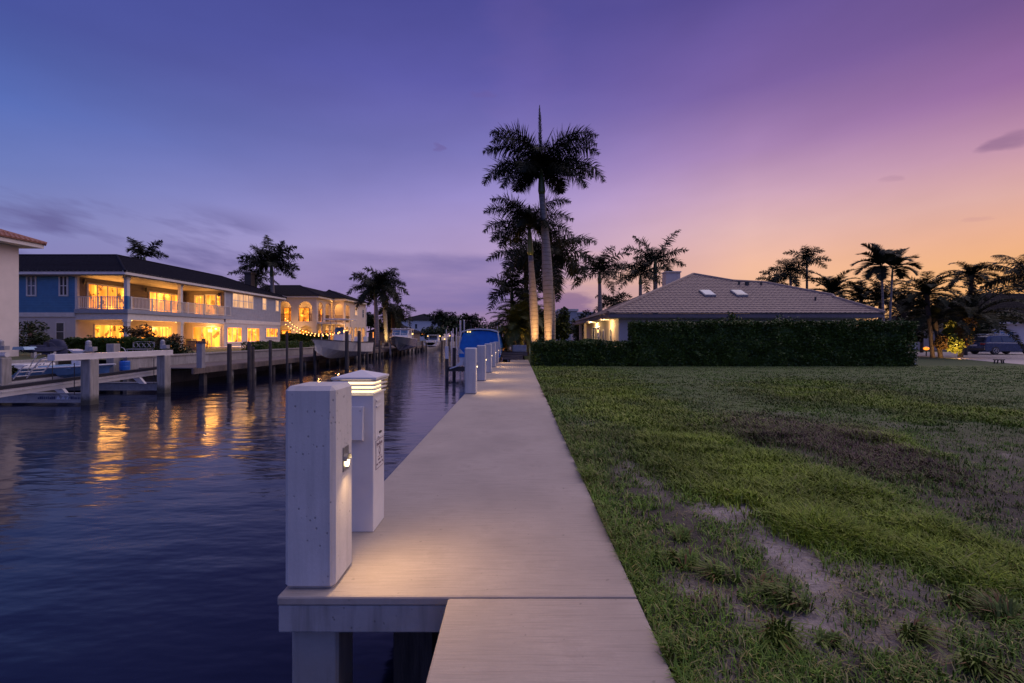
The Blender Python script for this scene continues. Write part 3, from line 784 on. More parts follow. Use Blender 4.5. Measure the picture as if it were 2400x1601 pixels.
def rail(parent, a, b, z0, z1, mat, name='railing', sp=.13, bw=.035, post=1.9):
    a = Vector((*a, 0)); b = Vector((*b, 0)); L = (b-a).length; mb = MB()
    mb.beam(a+UZ*z1, b+UZ*z1, .09, .05); mb.beam(a+UZ*(z0+.08), b+UZ*(z0+.08), .06, .05)
    n = int(L/sp)
    for i in range(1, n):
        q = a+(b-a)*i/n; mb.beam(q+UZ*(z0+.08), q+UZ*z1, bw, bw)
    k = max(1, round(L/post))
    for i in range(k+1):
        q = a+(b-a)*i/k; mb.beam(q+UZ*z0, q+UZ*(z1+.06), .08, .08)
    return mb.build(name, mat, parent)
def arch_wall(mb, o, u, W, H, ops, d=.25):
    """wall with arched openings; ops = (a0, a1, base, top) with a round head"""
    o = Vector(o); u = Vector(u); n = -u.cross(UZ).normalized()*d
    def pr(pts): mb.prism([o+u*a+UZ*c for a, c in pts], n)
    x = 0
    for a0, a1, bs, tp in sorted(ops):
        if a0 > x: pr([(x, 0), (a0, 0), (a0, H), (x, H)])
        if bs > .01: pr([(a0, 0), (a1, 0), (a1, bs), (a0, bs)])
        r = (a1-a0)/2; c = (a0+a1)/2; zs = tp-r; N = 8
        for i in range(N):
            t0 = PI-PI*i/N; t1 = PI-PI*(i+1)/N
            pr([(c+r*math.cos(t0), zs+r*math.sin(t0)), (c+r*math.cos(t1), zs+r*math.sin(t1)), (c+r*math.cos(t1), H), (c+r*math.cos(t0), H)])
        x = a1
    if x < W: pr([(x, 0), (W, 0), (W, H), (x, H)])
def fan_light(parent, loc, mat=None):
    l = MB().lathe(loc, [(.02, .0), (.14, -.02), (.16, -.07), (.05, -.10)], 12).build('ceiling_light', M_SHADE, parent)
    return l

# ---------------------------------------------------------------- blue two-storey house on the far bank
G = .35
hs = thing('waterfront_house', 'large two-storey blue clapboard house with lit wraparound balcony and dark roof', 'house', (-38, 46, G))
XW, XB = -30.0, -34.0
# ground floor
MB().box(-52, XB, 35, 35.2, G, 3.02).build('wall', M_STUCCO, hs)
MB().box(-52, XB-.001, 34.93, 35.2, 3.021, 3.35).build('trim_band', M_WHITE2, hs)
MB().box(-52, XB, 35.0, 35.2, 3.351, 6.12).build('wall', M_SIDBLUE, hs)
MB().box(XB-.2, XB, 35.201, 46.5, G, 3.0).build('wall', M_PINKST, hs)
MB().box(XB-.2, XB, 35.201, 46.5, 3.62, 6.12).build('wall', M_SIDTAUPE, hs)
MB().box(XB, XW, 46.5, 46.7, G, 3.0).build('wall', M_PINKST, hs)
MB().box(XB, XW, 46.5, 46.7, 3.62, 6.12).build('wall', M_SIDTAUPE, hs)
MB().box(XW-.2, XW, 46.701, 57.5, G, 2.9).build('wall', M_STUCCO, hs)
MB().box(XW-.2, XW+.05, 46.701, 57.5, 2.901, 3.3).build('trim_band', M_WHITE2, hs)
MB().box(XW-.2, XW, 46.701, 57.5, 3.301, 6.12).build('wall', M_SIDGREY, hs)
MB().box(-52, XW-.201, 57.3, 57.5, G, 6.12).build('wall', M_SIDGREY, hs)
MB().box(XB-.001, XB+.16, 34.96, 35.16, 3.4, 6.12).build('corner_board', M_WHITE2, hs)
MB().box(XW-.06, XW+.04, 46.55, 46.7, 3.305, 6.12).build('corner_board', M_WHITE2, hs)
MB().box(XW-.06, XW+.04, 57.45, 57.56, 3.305, 6.12).build('corner_board', M_WHITE2, hs)
# balcony slab with its fascia, beam below, soffit
MB().box(XB+.001, XW+.12, 34.88, 47.6, 3.3, 3.62).build('balcony_floor', M_SIDGREY, hs)
mb = MB(); mb.box(XW-.3, XW+.02, 35.3, 46.49, 2.80, 3.299); mb.box(XB+.001, XW+.02, 35.0, 35.299, 2.80, 3.299); mb.build('beam', M_WHITE2, hs)
MB().box(XB+.001, XW-.301, 35.301, 46.49, 2.9, 2.98).build('porch_ceiling', M_CREAM, hs)
MB().box(-52.2, XW+.25, 34.5, 58.2, 6.121, 6.2).build('soffit', M_PSOF, hs)
mb = MB(); mb.box(-52.2, XW+.34, 34.36, 34.46, 6.21, 6.5); mb.box(XW+.26, XW+.36, 34.461, 58.3, 6.21, 6.5); mb.box(-40, XW+.25, 58.2, 58.3, 6.21, 6.5)
mb.build('fascia', M_WHITE2, hs)
# columns
for y in (35.14, 40.7):
    for z0, z1, r in ((G, 2.799, .15), (3.621, 6.12, .13)):
        mb = MB(); mb.box(XW-.16-r, XW-.16+r, y-r, y+r, z0, z1); mb.box(XW-.2-r, XW-.12+r, y-r-.04, y+r+.04, z1-.18, z1-.001); mb.box(XW-.19-r, XW-.13+r, y-r-.03, y+r+.03, z0, z0+.2)
        mb.build('column', M_WHITE2, hs)
mb = MB(); mb.box(XW-.12, XW+.10, 34.9, 35.1, 3.63, 4.62); mb.build('railing_post', M_SIDBLUE, hs)
rail(hs, (XB+.25, 34.97), (XW-.2, 34.97), 3.62, 4.56, M_WHITE2)
rail(hs, (XW+.03, 35.3), (XW+.03, 47.5), 3.62, 4.56, M_WHITE2)
# upper doors and windows
def french(parent, o, u, w, h, n, mat): return window(parent, o, u, w, h, n, 1, mat, t=.13, name='french_door', d=.06)
french(hs, (XB, 35.9, 3.63), UY, 3.6, 2.15, 4, M_LIT2)
french(hs, (XB, 41.9, 3.63), UY, 3.7, 2.1, 4, M_LIT2)
french(hs, (-33.0, 46.5, 3.63), UX, 1.0, 2.1, 2, M_LIT)
french(hs, (-31.9, 46.5, 3.63), UX, 1.15, 2.2, 1, M_LIT2)
window(hs, (-30.72, 46.5, 4.5), UX, .42, 1.2, 1, 1, M_LIT, t=.06)
window(hs, (XW, 47.8, 4.55), UY, 3.9, 1.6, 4, 2, M_LITDIM, t=.10)
window(hs, (XW, 53.4, 4.6), UY, .95, 1.5, 1, 2, M_LITDIM, t=.1)
window(hs, (XW, 56.3, 4.6), UY, .9, 1.45, 1, 2, M_LITDIM, t=.1)
window(hs, (-37.75, 35.0, 4.6), UX, .78, 1.62, 2, 2, M_GLASS, t=.11)
window(hs, (-35.25, 35.0, 4.6), UX, .72, 1.62, 2, 2, M_GLASS, t=.11)
# ground floor openings
window(hs, (XB, 36.5, G+.02), UY, 2.9, 2.15, 2, 1, M_LIT2, t=.09, name='sliding_door')
window(hs, (XB, 41.0, G+.02), UY, 3.8, 2.15, 3, 1, M_LIT2, t=.09, name='sliding_door')
window(hs, (-33.2, 46.5, G+.02), UX, 2.9, 2.2, 3, 1, M_LIT2, t=.1, name='sliding_door')
window(hs, (XW, 46.95, .87), UY, 2.55, 1.65, 3, 1, M_LIT2, t=.08, sill=True)
window(hs, (XW, 50.4, .9), UY, 2.5, 1.62, 3, 1, M_LIT2, t=.08, sill=True)
window(hs, (XW, 54.2, 1.4), UY, 2.7, 1.15, 3, 1, M_LIT2, t=.08, sill=True)
window(hs, (-37.7, 35.0, 1.3), UX, .6, 1.25, 1, 1, M_TEAK, t=.06)
window(hs, (-35.5, 35.0, 1.15), UX, .7, 1.45, 1, 2, M_GLASS, t=.06)
# steps / plinth facing the canal
mb = MB(); mb.box(-30.0, -27.2, 44.5, 57.5, G-.3, .5); mb.box(-27.2, -25.6, 44.5, 57.0, G-.3, .42); mb.build('terrace', M_WHITE2, hs)
# wall lanterns and porch lights
for loc in ((XB+.12, 35.55, 5.75), (XB+.12, 41.5, 5.7), (-30.45, 46.38, 5.7)):
    MB().lathe(loc, [(.02, .30), (.10, .22), (.09, -.02), (.05, -.12), (.015, -.2)], 8).build('wall_lantern', M_DARKMETAL, hs)
for loc in ((-32.0, 37.6, 2.89), (-32.0, 42.8, 2.89)):
    fan_light(hs, loc)
for loc, e in (((-33.2, 38.2, 5.6), 7), ((-33.2, 43.6, 5.6), 6), ((-31.3, 45.9, 5.6), 4), ((-32, 37.6, 2.72), 75), ((-32, 43.4, 2.72), 70)):
    lamp('porch_light', 'POINT', loc, e, (1, .46, .12), .16, hs)
lamp('porch_light', 'POINT', (-31.2, 45.9, 2.3), 60, (1, .55, .2), .1, hs)
for nm, c_, w_, h_, L_, dr_ in (('a', (XB+.08, 37.7, 4.75), 3.4, 1.9, 7, UX), ('b', (XB+.08, 43.7, 4.75), 3.4, 1.9, 6, UX), ('c', (-31.5, 46.42, 4.7), 1.6, 1.9, 5, -UY), ('d', (XB+.08, 37.9, 1.5), 2.6, 1.9, 6, UX), ('e', (XB+.08, 42.9, 1.5), 3.4, 1.9, 6, UX), ('f', (-31.7, 46.40, 1.5), 2.5, 1.9, 6, -UY),
    ('g', (XW+.09, 48.2, 1.7), 2.2, 1.4, 5, UX), ('h', (XW+.09, 51.6, 1.7), 2.2, 1.4, 5, UX), ('i', (XW+.09, 55.5, 1.95), 2.3, .9, 5, UX), ('j', (XW+.09, 49.8, 5.35), 3.4, 1.3, 1.2, UX)):
    lamp('window_fill', 'AREA', c_, L_*PI*w_*h_*1.45, (1, .43, .09), (w_, h_), hs, aim=Vector(c_)+dr_)  # added area lamps before the panes, carrying window glow onto the water
MB().lathe((-31.2, 46.2, 1.95), [(.16, 0), (.18, .02), (.18, .26), (.16, .28)], 12).build('lamp_shade', M_SHADE, hs)
# roof
e, r, ze, zr = XW+.38, XB-.7, 6.42, 8.5
y0, y1 = 34.34, 58.4
A, B_, C_ = Vector((-52.4, y0, ze)), Vector((e, y0, ze)), Vector((r, 39.4, zr))
mbs = MB(); mbt = MB(); kw = dict(tw=.34, tl=.40, amp=.02, lift=.025)
slope(mbs, mbt, [A, B_, C_, Vector((-52.4, 39.4, zr))], **kw)
slope(mbs, mbt, [B_, Vector((e, y1, ze)), Vector((r, 53.4, zr)), C_], **kw)
slope(mbs, mbt, [Vector((e, y1, ze)), Vector((-39.8, y1, ze)), Vector((r, 53.4, zr))], **kw)
mbs.poly([(-39.8, y1, ze), (-39.8, 44.4, ze), C_, (r, 53.4, zr)]); mbs.poly([(-39.8, 44.4, ze), (-52.4, 44.4, ze), (-52.4, 39.4, zr), C_])
for a, b in ((B_, C_), (Vector((-52.4, 39.4, zr)), C_), (C_, Vector((r, 53.4, zr))), (Vector((e, y1, ze)), Vector((r, 53.4, zr)))): ridge(mbt, a+UZ*.04, b+UZ*.04, .1)
rf = mbs.build('roof', M_ROOFBLUE, hs); mbt.build('roof_tiles', M_ROOFBLUE, rf)
ch = MB(); ch.box(-34.2, -33.4, 57.0, 57.9, 6.8, 9.4); ch.box(-34.3, -33.3, 56.9, 58.0, 9.4, 9.6); ch.build('chimney', M_TRUNKD, rf)

# ---------------------------------------------------------------- pale building at the left edge
wb = thing('white_building', 'pale stucco building with red tile eave at the left edge', 'house', (-32, 22, G))
MB().box(-46, -29.15, 4, 26.6, G, 6.75).build('wall', pm('pale_white_stucco', (.60, .54, .52), (.54, .49, .47), 1.5, .85, .25, 60, .006), wb)
mb = MB(); mb.box(-46.6, -28.5, 3.4, 27.15, 6.76, 6.95); mb.build('soffit', M_WHITE2, wb)
mb = MB(); mb.box(-28.5, -28.38, 3.4, 27.27, 6.77, 7.02); mb.box(-46.6, -28.5, 27.15, 27.27, 6.77, 7.02); mb.build('fascia', M_WHITE2, wb)
mbs = MB(); mbt = MB(); e1 = Vector((-28.3, 3, 7.0)); e2 = Vector((-28.3, 27.35, 7.0)); r1 = Vector((-36.3, 11, 10)); r2 = Vector((-36.3, 19.35, 10)); e3 = Vector((-44.3, 27.35, 7)); e4 = Vector((-44.3, 3, 7))
slope(mbs, mbt, [e1, e2, r2, r1], amp=.07, tw=.26); slope(mbs, mbt, [e2, e3, r2], amp=.07, tw=.26); mbs.poly([e3, e4, r1, r2]); mbs.poly([e4, e1, r1])
ridge(mbt, e2+UZ*.06, r2+UZ*.06)
rf = mbs.build('roof', M_ROOFRED, wb); mbt.build('roof_tiles', M_ROOFRED, rf)

# ---------------------------------------------------------------- house with arched loggias
ah = thing('arcaded_house', 'cream two-storey house with lit arched loggias and string lights', 'house', (-31, 70, G))
zE = 7.0
def lit_arches(o, u, W, ups, los, railing=True):
    mb = MB(); arch_wall(mb, (o[0], o[1], 3.55), u, W, zE-3.55, [(a, b_, .12, 2.95) for a, b_ in ups]); mb.build('wall', M_CREAM2, ah)
    mb = MB(); arch_wall(mb, (o[0], o[1], G), u, W, 3.19, [(a, b_, 0, 2.75) for a, b_ in los]); mb.build('wall', M_CREAM2, ah)
    u = Vector(u); o3 = Vector((o[0], o[1], 0)); n = u.cross(UZ)
    for a, b_ in ups:
        mb = MB(); z0 = 3.7
        q0 = o3+u*(a+.01)-n*.12; q1 = o3+u*(b_-.01)-n*.12
        mb.beam(q0+UZ*(z0+1.0), q1+UZ*(z0+1.0), .05, .05); mb.beam(q0+UZ*(z0+.1), q1+UZ*(z0+.1), .04, .04)
        k = max(2, int((b_-a)/.13))
        for i in range(1, k):
            q = q0+(q1-q0)*i/k; mb.beam(q+UZ*(z0+.1), q+UZ*(z0+1.0), .03, .03)
        mb.build('railing', M_DARKMETAL, ah)
    mb = MB(); mb.bar((o[0], o[1], 0), u, UZ, -.0, W, 3.541, 3.549, 0, .02)
lit_arches((-37.0, 64.5), UX, 8.5, [(3.1, 4.9), (5.9, 7.9)], [(.6, 2.4), (3.1, 4.9), (6.1, 7.9)])
lit_arches((-28.5, 64.75), UY, 4.75, [(.35, 2.1), (2.75, 4.4)], [(.35, 2.1), (2.75, 4.4)])
lit_arches((-28.25, 69.5), UX, 1.75, [(.25, 1.55)], [(.25, 1.55)])
lit_arches((-26.5, 69.75), UY, 9.75, [(.35, 2.1)], [(.3, 1.7), (2.1, 3.5), (4.2, 5.6), (6.0, 7.4), (7.8, 9.2)])
MB().box(-37, -26.52, 64.76, 79.5, 3.3, 3.54).build('floor_slab', M_CREAM2, ah)
MB().box(-37, -36.8, 64.76, 79.5, G, zE).build('wall', M_CREAM2, ah)
MB().box(-36.79, -26.76, 79.3, 79.5, G, zE).build('wall', M_CREAM2, ah)
MB().box(-36.79, -30.6, 67.4, 67.6, 3.55, 6.9).build('inner_wall', M_CREAM2, ah)
MB().box(-30.6, -30.4, 67.4, 79.2, 3.55, 6.9).build('inner_wall', M_CREAM2, ah)
MB().box(-30.4, -26.76, 72.3, 72.5, 3.55, 6.9).build('inner_wall', M_CREAM2, ah)
MB().box(-36.79, -30.6, 67.4, 67.6, G, 3.29).build('inner_wall', M_CREAM2, ah)
MB().box(-30.6, -30.4, 67.4, 79.2, G, 3.29).build('inner_wall', M_CREAM2, ah)
for o, u, w_, h_, z in (((-34.6, 67.4), UX, 1.6, 2.2, 3.6), ((-32.4, 67.4), UX, 1.6, 2.2, 3.6), ((-30.4, 67.9), UY, 1.6, 2.2, 3.6), ((-30.4, 70.0), UY, 1.6, 2.2, 3.6),
                     ((-35, 67.4), UX, 1.8, 2.1, .4), ((-32.6, 67.4), UX, 1.6, 2.1, .4), ((-30.4, 68.2), UY, 2.4, 2.1, .4), ((-30.4, 72), UY, 2.4, 2.1, .4), ((-30.4, 76), UY, 2.4, 2.1, .4)):
    window(ah, (o[0], o[1], z), u, w_, h_, 2, 1, M_LIT, t=.1, name='glazed_door', fm=M_TEAK)
window(ah, (-26.5, 74.0, 4.9), UY, 1.3, 1.5, 2, 2, M_LITDIM, t=.1)
window(ah, (-26.5, 77.6, 4.7), UY, .9, 1.5, 2, 2, M_GLASS, t=.1)
for loc, e_ in (((-33, 66.2, 6.5), 130), ((-29.6, 66.6, 6.5), 120), ((-28.6, 71, 6.5), 120), ((-33, 66.2, 2.9), 130), ((-29.3, 67, 2.9), 120), ((-28.4, 72, 2.9), 200), ((-28.4, 76.5, 2.9), 340), ((-31, 62.6, 2.6), 220), ((-25, 69, 2.4), 220)):  # last two points stand outside the arches, added to warm the walls
    lamp('loggia_and_fill_light', 'POINT', loc, e_, (1, .50, .15), .15, ah)
for c_, w_, h_, L_ in (((-26.3, 75, 1.6), 8, 2.2, 3), ((-26.3, 71, 5.2), 2, 2, 5), ((-28.1, 67.2, 5.2), 3.6, 2, 6), ((-28.1, 67.2, 1.8), 3.6, 2, 3)): lamp('loggia_and_fill_light', 'AREA', c_, L_*PI*w_*h_*1.0, (1, .44, .10), (w_, h_), ah, aim=Vector(c_)+UX)  # added area lamps across the arches, strengthening their glow on the water
mb = MB(); o_ = .55
mb.prism([(-38, 64.5-o_, zE+.001), (-28.5+o_, 64.5-o_, zE+.001), (-28.5+o_, 69.5-o_, zE+.001), (-26.5+o_, 69.5-o_, zE+.001), (-26.5+o_, 80, zE+.001), (-38, 80, zE+.001)], (0, 0, .22))
mb.build('eave', M_WHITE2, ah)
mbs = MB(); mbt = MB(); zt = zE+.23; kw = dict(tw=.34, tl=.42, amp=.05)
q = [Vector(t_) for t_ in ((-38.2, 63.8, zt), (-27.85, 63.8, zt), (-32.9, 68.9, zt+1.9), (-38.2, 68.9, zt+1.9))]
slope(mbs, mbt, q, **kw)
slope(mbs, mbt, [q[1], Vector((-27.85, 80.15, zt)), Vector((-32.9, 76, zt+1.9)), q[2]], **kw)
p2 = [Vector(t_) for t_ in ((-30.5, 68.85, zt), (-25.85, 68.85, zt), (-30.4, 73.4, zt+1.71), (-30.5, 73.4, zt+1.71))]
slope(mbs, mbt, p2, **kw)
slope(mbs, mbt, [p2[1], Vector((-25.85, 80.2, zt)), Vector((-30.4, 76, zt+1.71)), p2[2]], **kw)
mbs.poly([(-25.85, 80.2, zt), (-38.2, 80.2, zt), (-32.9, 76, zt+1.9), (-30.4, 76, zt+1.71)]); mbs.poly([(-38.2, 68.9, zt+1.9), q[2], (-32.9, 76, zt+1.9), (-38.2, 80.2, zt)])
for a, b in ((q[1], q[2]), (p2[1], p2[2]), (q[3], q[2])): ridge(mbt, a+UZ*.06, b+UZ*.06, .12)
rf = mbs.build('roof', M_ROOFDARK, ah); mbt.build('roof_tiles', M_ROOFDARK, rf)
MB().tube([(-26.1, 79.8, zE+.1), (-26.3, 79.9, zE-.3), (-26.45, 79.65, zE-.5), (-26.45, 79.65, .4)], .05, 6).build('downpipe', M_WHITE2, ah)

# ---------------------------------------------------------------- tan-roofed bungalow behind the hedge on our side
rh = thing('bungalow', 'single-storey stucco bungalow with a broad tan tile roof and two skylights', 'house', (14, 34, -.05))
ye, xe, ze, k = 27.7, 5.55, 2.9, .435
MB().box(6.35, 21.2, 28.55, 28.75, -.05, 2.62).build('wall', M_PINKST, rh)
MB().box(6.35, 6.55, 28.751, 45.5, -.05, 2.62).build('wall', M_CREAM, rh)
MB().box(21.0, 21.2, 28.751, 45.5, -.05, 2.62).build('wall', M_CREAM, rh)
MB().box(6.56, 20.99, 45.3, 45.5, -.05, 2.62).build('wall', M_CREAM, rh)
MB().box(xe+.12, 22.0, ye+.15, 46, 2.625, 2.70).build('soffit', M_WHITE2, rh)
mb = MB(); mb.box(xe, 22.25, ye, ye+.12, 2.66, 2.90); mb.box(xe, xe+.1, ye+.121, 46, 2.66, 2.90); mb.box(22.1, 22.2, ye+.121, 46, 2.66, 2.9); mb.build('gutter', pm('brown_gutter', (.16, .12, .12), (.12, .09, .09), 3, .5, .05), rh)
def onroof(u, v):
    a = (u-U0)/F; b_ = -(v-V0)/F           # ray through the photo outline meets the real roof plane
    t = (ze-k*ye-EYE)/(b_-k)
    return Vector((a*t, t, EYE+b_*t))
mbs = MB(); mbt = MB()
A = Vector((xe-.05, ye-.05, ze)); E = Vector((22.3, ye-.05, ze))
top = [Vector((22.3-.001, ye, ze+.01)), onroof(1955, 700), onroof(1951, 695), onroof(1793, 665), onroof(1717, 661), onroof(1625, 645)]
ap = top[-1]
mbs.poly([A, E, top[1], top[2], top[3], top[4], top[5]])
u = Vector((1, 0, 0)); vd = Vector((0, 1, k)).normalized()
T2 = lambda p_: ((p_-A).dot(u), (p_-A).dot(vd))
# tile the plane in three convex pieces
tiles(mbt, A, u, vd, [T2(A), T2(top[4].copy()-(top[4]-A).dot(vd)*vd), T2(top[4]), T2(top[5])], amp=.032, lift=.03)
tiles(mbt, A, u, vd, [T2(top[4]-(top[4]-A).dot(vd)*vd), T2(top[3]-(top[3]-A).dot(vd)*vd), T2(top[3]), T2(top[4])], amp=.032, lift=.03)
tiles(mbt, A, u, vd, [T2(top[3]-(top[3]-A).dot(vd)*vd), T2(E), T2(top[1]), T2(top[2]), T2(top[3])], amp=.032, lift=.03)
A2 = Vector((xe-.05, 2*ap.y-ye, ze))
slope(mbs, mbt, [A2, A, ap], amp=.03, lift=.03)
back = [Vector((p_.x, 2*ap.y-p_.y+.5, p_.z)) for p_ in top]
for i in range(len(top)-1): mbs.poly([top[i], top[i+1], back[i+1], back[i]])
mbs.poly([ap, A2, back[-1]])
for a, b in zip([A]+[E], [ap]+[top[1]]): ridge(mbt, a+UZ*.06, b+UZ*.07)
for i in range(1, 5): ridge(mbt, top[i]+UZ*.07, top[i+1]+UZ*.07)
rf = mbs.build('roof', M_ROOFTAN, rh); mbt.build('roof_tiles', M_ROOFTAN, rf)
def on_slope(x, y, w_, l_, h_, name, mat):
    n = Vector((0, -k, 1)).normalized(); c = Vector((x, y, ze+k*(y-ye)))+n*.09
    mb = MB(); q_ = [c-u*w_/2-vd*l_/2, c+u*w_/2-vd*l_/2, c+u*w_/2+vd*l_/2, c-u*w_/2+vd*l_/2]
    mb.prism(q_, n*h_); return mb.build(name, mat, rf)
for uu, vv in ((1657, 692), (1731, 692)):
    c = onroof(uu, vv); s = on_slope(c.x, c.y, .75, 1.15, .12, 'skylight', M_GALV)
    n = Vector((0, -k, 1)).normalized(); c2 = Vector((c.x, c.y, ze+k*(c.y-ye)))+n*.212; mb = MB()
    mb.prism([c2-u*.32-vd*.52, c2+u*.32-vd*.52, c2+u*.32+vd*.52, c2-u*.32+vd*.52], n*.012); mb.build('pane', M_GLASSBLUE, s)
for uu, vv, w_ in ((1732, 670, .16), (1751, 671, .3), (1784, 671, .14), (1911, 707, .12)):
    c = onroof(uu, vv); MB().tube([c, c+UZ*.32], w_*.5, 8).build('roof_vent', M_DARKMETAL, rf)
c0 = P(1575, 680, 39.5); ch = MB(); ch.box(c0.x-.62, c0.x+.62, 39.2, 40.2, 3.8, Z(640, 39.5)); ch.box(c0.x-.68, c0.x+.68, 39.1, 40.3, Z(640, 39.5)+.001, Z(637, 39.5)); ch.build('chimney', M_CREAM, rf)
window(rh, (7.15, 28.55, .55), UX, .95, 1.35, 1, 2, M_GLASSBLUE, t=.08)
window(rh, (11.4, 28.55, 1.65), UX, 1.0, .75, 1, 1, M_GLASS, t=.06)
for y in (30.6, 33.2): window(rh, (6.35, y+.7, .7), -UY, .75, 1.35, 1, 1, M_GLASS, t=.07)
window(rh, (6.35, 38.6, .0), -UY, 3.6, 2.3, 3, 1, M_GLASS, t=.08, name='sliding_door')
# porch at the canal side of the bungalow, lit
mb = MB()
for y in (39.4, 42.2): MB().box(5.75, 5.98, y, y+.23, -.05, 2.62).build('porch_post', M_CREAM, rh)
lamp('porch_light', 'POINT', (5.85, 36.4, 2.35), 150, (1, .62, .25), .1, rh); lamp('porch_light', 'POINT', (5.7, 30.6, 2.3), 110, (1, .62, .25), .1, rh)
lamp('porch_light', 'POINT', (21.7, 29.5, 2.3), 14, (1, .55, .2), .1, rh)
MB().lathe((6.22, 35.2, 1.9), [(.02, .14), (.07, .08), (.06, -.06), (.02, -.1)], 8).build('wall_lamp', M_SHADE, rh)

# ---------------------------------------------------------------- house by the driveway, far right
fh = thing('driveway_house', 'dim white house behind palms beside the parked car', 'house', (52, 50, -.1))
MB().box(47.2, 74, 46.2, 46.4, -.1, 2.8).build('wall', M_STUCCO, fh)
MB().box(47.2, 47.4, 46.41, 60, -.1, 2.8).build('wall', M_STUCCO, fh)
MB().box(46.2, 74.8, 45.5, 60, 2.801, 2.98).build('fascia', M_WHITE2, fh)
mbs = MB(); mbt = MB(); q = [Vector(t_) for t_ in ((46, 45.4, 3.0), (75, 45.4, 3.0), (67, 53.4, 6.4), (54, 53.4, 6.4))]
slope(mbs, mbt, q); slope(mbs, mbt, [Vector((46, 61, 3)), q[0], q[3]]); mbs.poly([q[1], (75, 61, 3), q[2]]); mbs.poly([(75, 61, 3), (46, 61, 3), q[3], q[2]])
rf = mbs.build('roof', M_ROOFBLUE, fh); mbt.build('roof_tiles', M_ROOFBLUE, rf)
window(fh, (48.2, 46.2, .5), UX, 2.2, 1.6, 3, 1, M_GLASSBLUE, t=.09)
MB().lathe((50.6, 46.08, 1.55), [(.02, .16), (.12, .1), (.1, -.1), (.03, -.18)], 8).build('wall_lamp', M_DARKMETAL, fh)
mb = MB(); mb.box(52.5, 57.5, 46.17, 46.2, -.05, 2.2); mb.build('garage_door', M_WHITE2, fh)

# ---------------------------------------------------------------- distant houses and grey buildings
def hip_house(name, label, x0, x1, y0, y1, g, ze, zr, wall, roofm, wins=(), inset=None):
    t = thing(name, label, 'house', ((x0+x1)/2, (y0+y1)/2, g))
    MB().box(x0, x1, y0, y1, g, ze-.05).build('wall', wall, t)
    mb = MB(); o = .6; a = [Vector(p_) for p_ in ((x0-o, y0-o, ze), (x1+o, y0-o, ze), (x1+o, y1+o, ze), (x0-o, y1+o, ze))]
    d_ = inset or min(x1-x0, y1-y0)/2+o
    if x1-x0 >= y1-y0: r1, r2 = Vector((x0-o+d_, (y0+y1)/2, zr)), Vector((x1+o-d_, (y0+y1)/2, zr)); fs = [(0, 1, 5, 4), (1, 2, 5), (2, 3, 4, 5), (3, 0, 4)]
    else: r1, r2 = Vector(((x0+x1)/2, y0-o+d_, zr)), Vector(((x0+x1)/2, y1+o-d_, zr)); fs = [(0, 1, 4), (1, 2, 5, 4), (2, 3, 5), (3, 0, 4, 5)]
    mb.add(a+[r1, r2], fs+[(3, 2, 1, 0)]); mb.build('roof', roofm, t)
    for o_, u_, w_, h_, mt in wins: window(t, o_, u_, w_, h_, 1, 1, mt, t=.12)
    return t
hip_house('hip_roofed_house', 'distant pale two-storey house with a dark blue hip roof at the canal bend', -34, -22.2, 131, 144, LB, 6.2, 8.4, M_WHITE, M_ROOFBLUE,
          [((-29.6, 131, 3.7), UX, .8, 1.5, M_GLASS), ((-28.0, 131, 1.9), UX, 1.5, 1.0, M_LIT2), ((-33.8, 131, 2.0), UX, 1.6, .9, M_LITDIM)])
hip_house('low_house', 'low dark-roofed house behind the boat on the far bank', -27.5, -20.6, 84, 96, LB, 2.3, 4.2, M_SIDTAUPE, M_ROOFBLUE, [((-26.8, 84, 1.2), UX, .35, 1.3, M_LIT2), ((-26.3, 84, 1.2), UX, .35, 1.3, M_LIT2)])
def grey_block(label, u0_, u1_, vt, Y, dep, par):
    x0, x1 = X(u0_, Y), X(u1_, Y); zt = Z(vt, Y)
    t = thing('flat_roofed_building', label, 'building', ((x0+x1)/2, Y+dep/2, -.05))
    MB().box(x0, x1, Y, Y+dep, -.05, zt).build('wall', M_GALV, t)
    mb = MB(); mb.box(x0-.3, x1+.3, Y-.3, Y+dep+.3, zt+.001, zt+par); mb.build('parapet', M_STUCCO, t)
    window(t, (x0+(x1-x0)*.3, Y, zt-2.2), UX, 1.2, 1.2, 2, 1, M_GLASS)
grey_block('grey flat-roofed building seen beyond the tall palm trunk', 1311, 1352, 729, 92, 12, .4)
grey_block('low grey building just right of the flat-roofed one, beyond the bungalow porch', 1353, 1392, 734, 100, 10, .3)
hip_house('neighbour_bungalow', 'small dark bungalow glimpsed beyond the lit porch', 8.2, 14, 60, 70, -.05, 2.9, 4.8, M_STUCCO, M_ROOFDARK, [((8.9, 60, .8), UX, .9, 1.3, M_GLASS)])
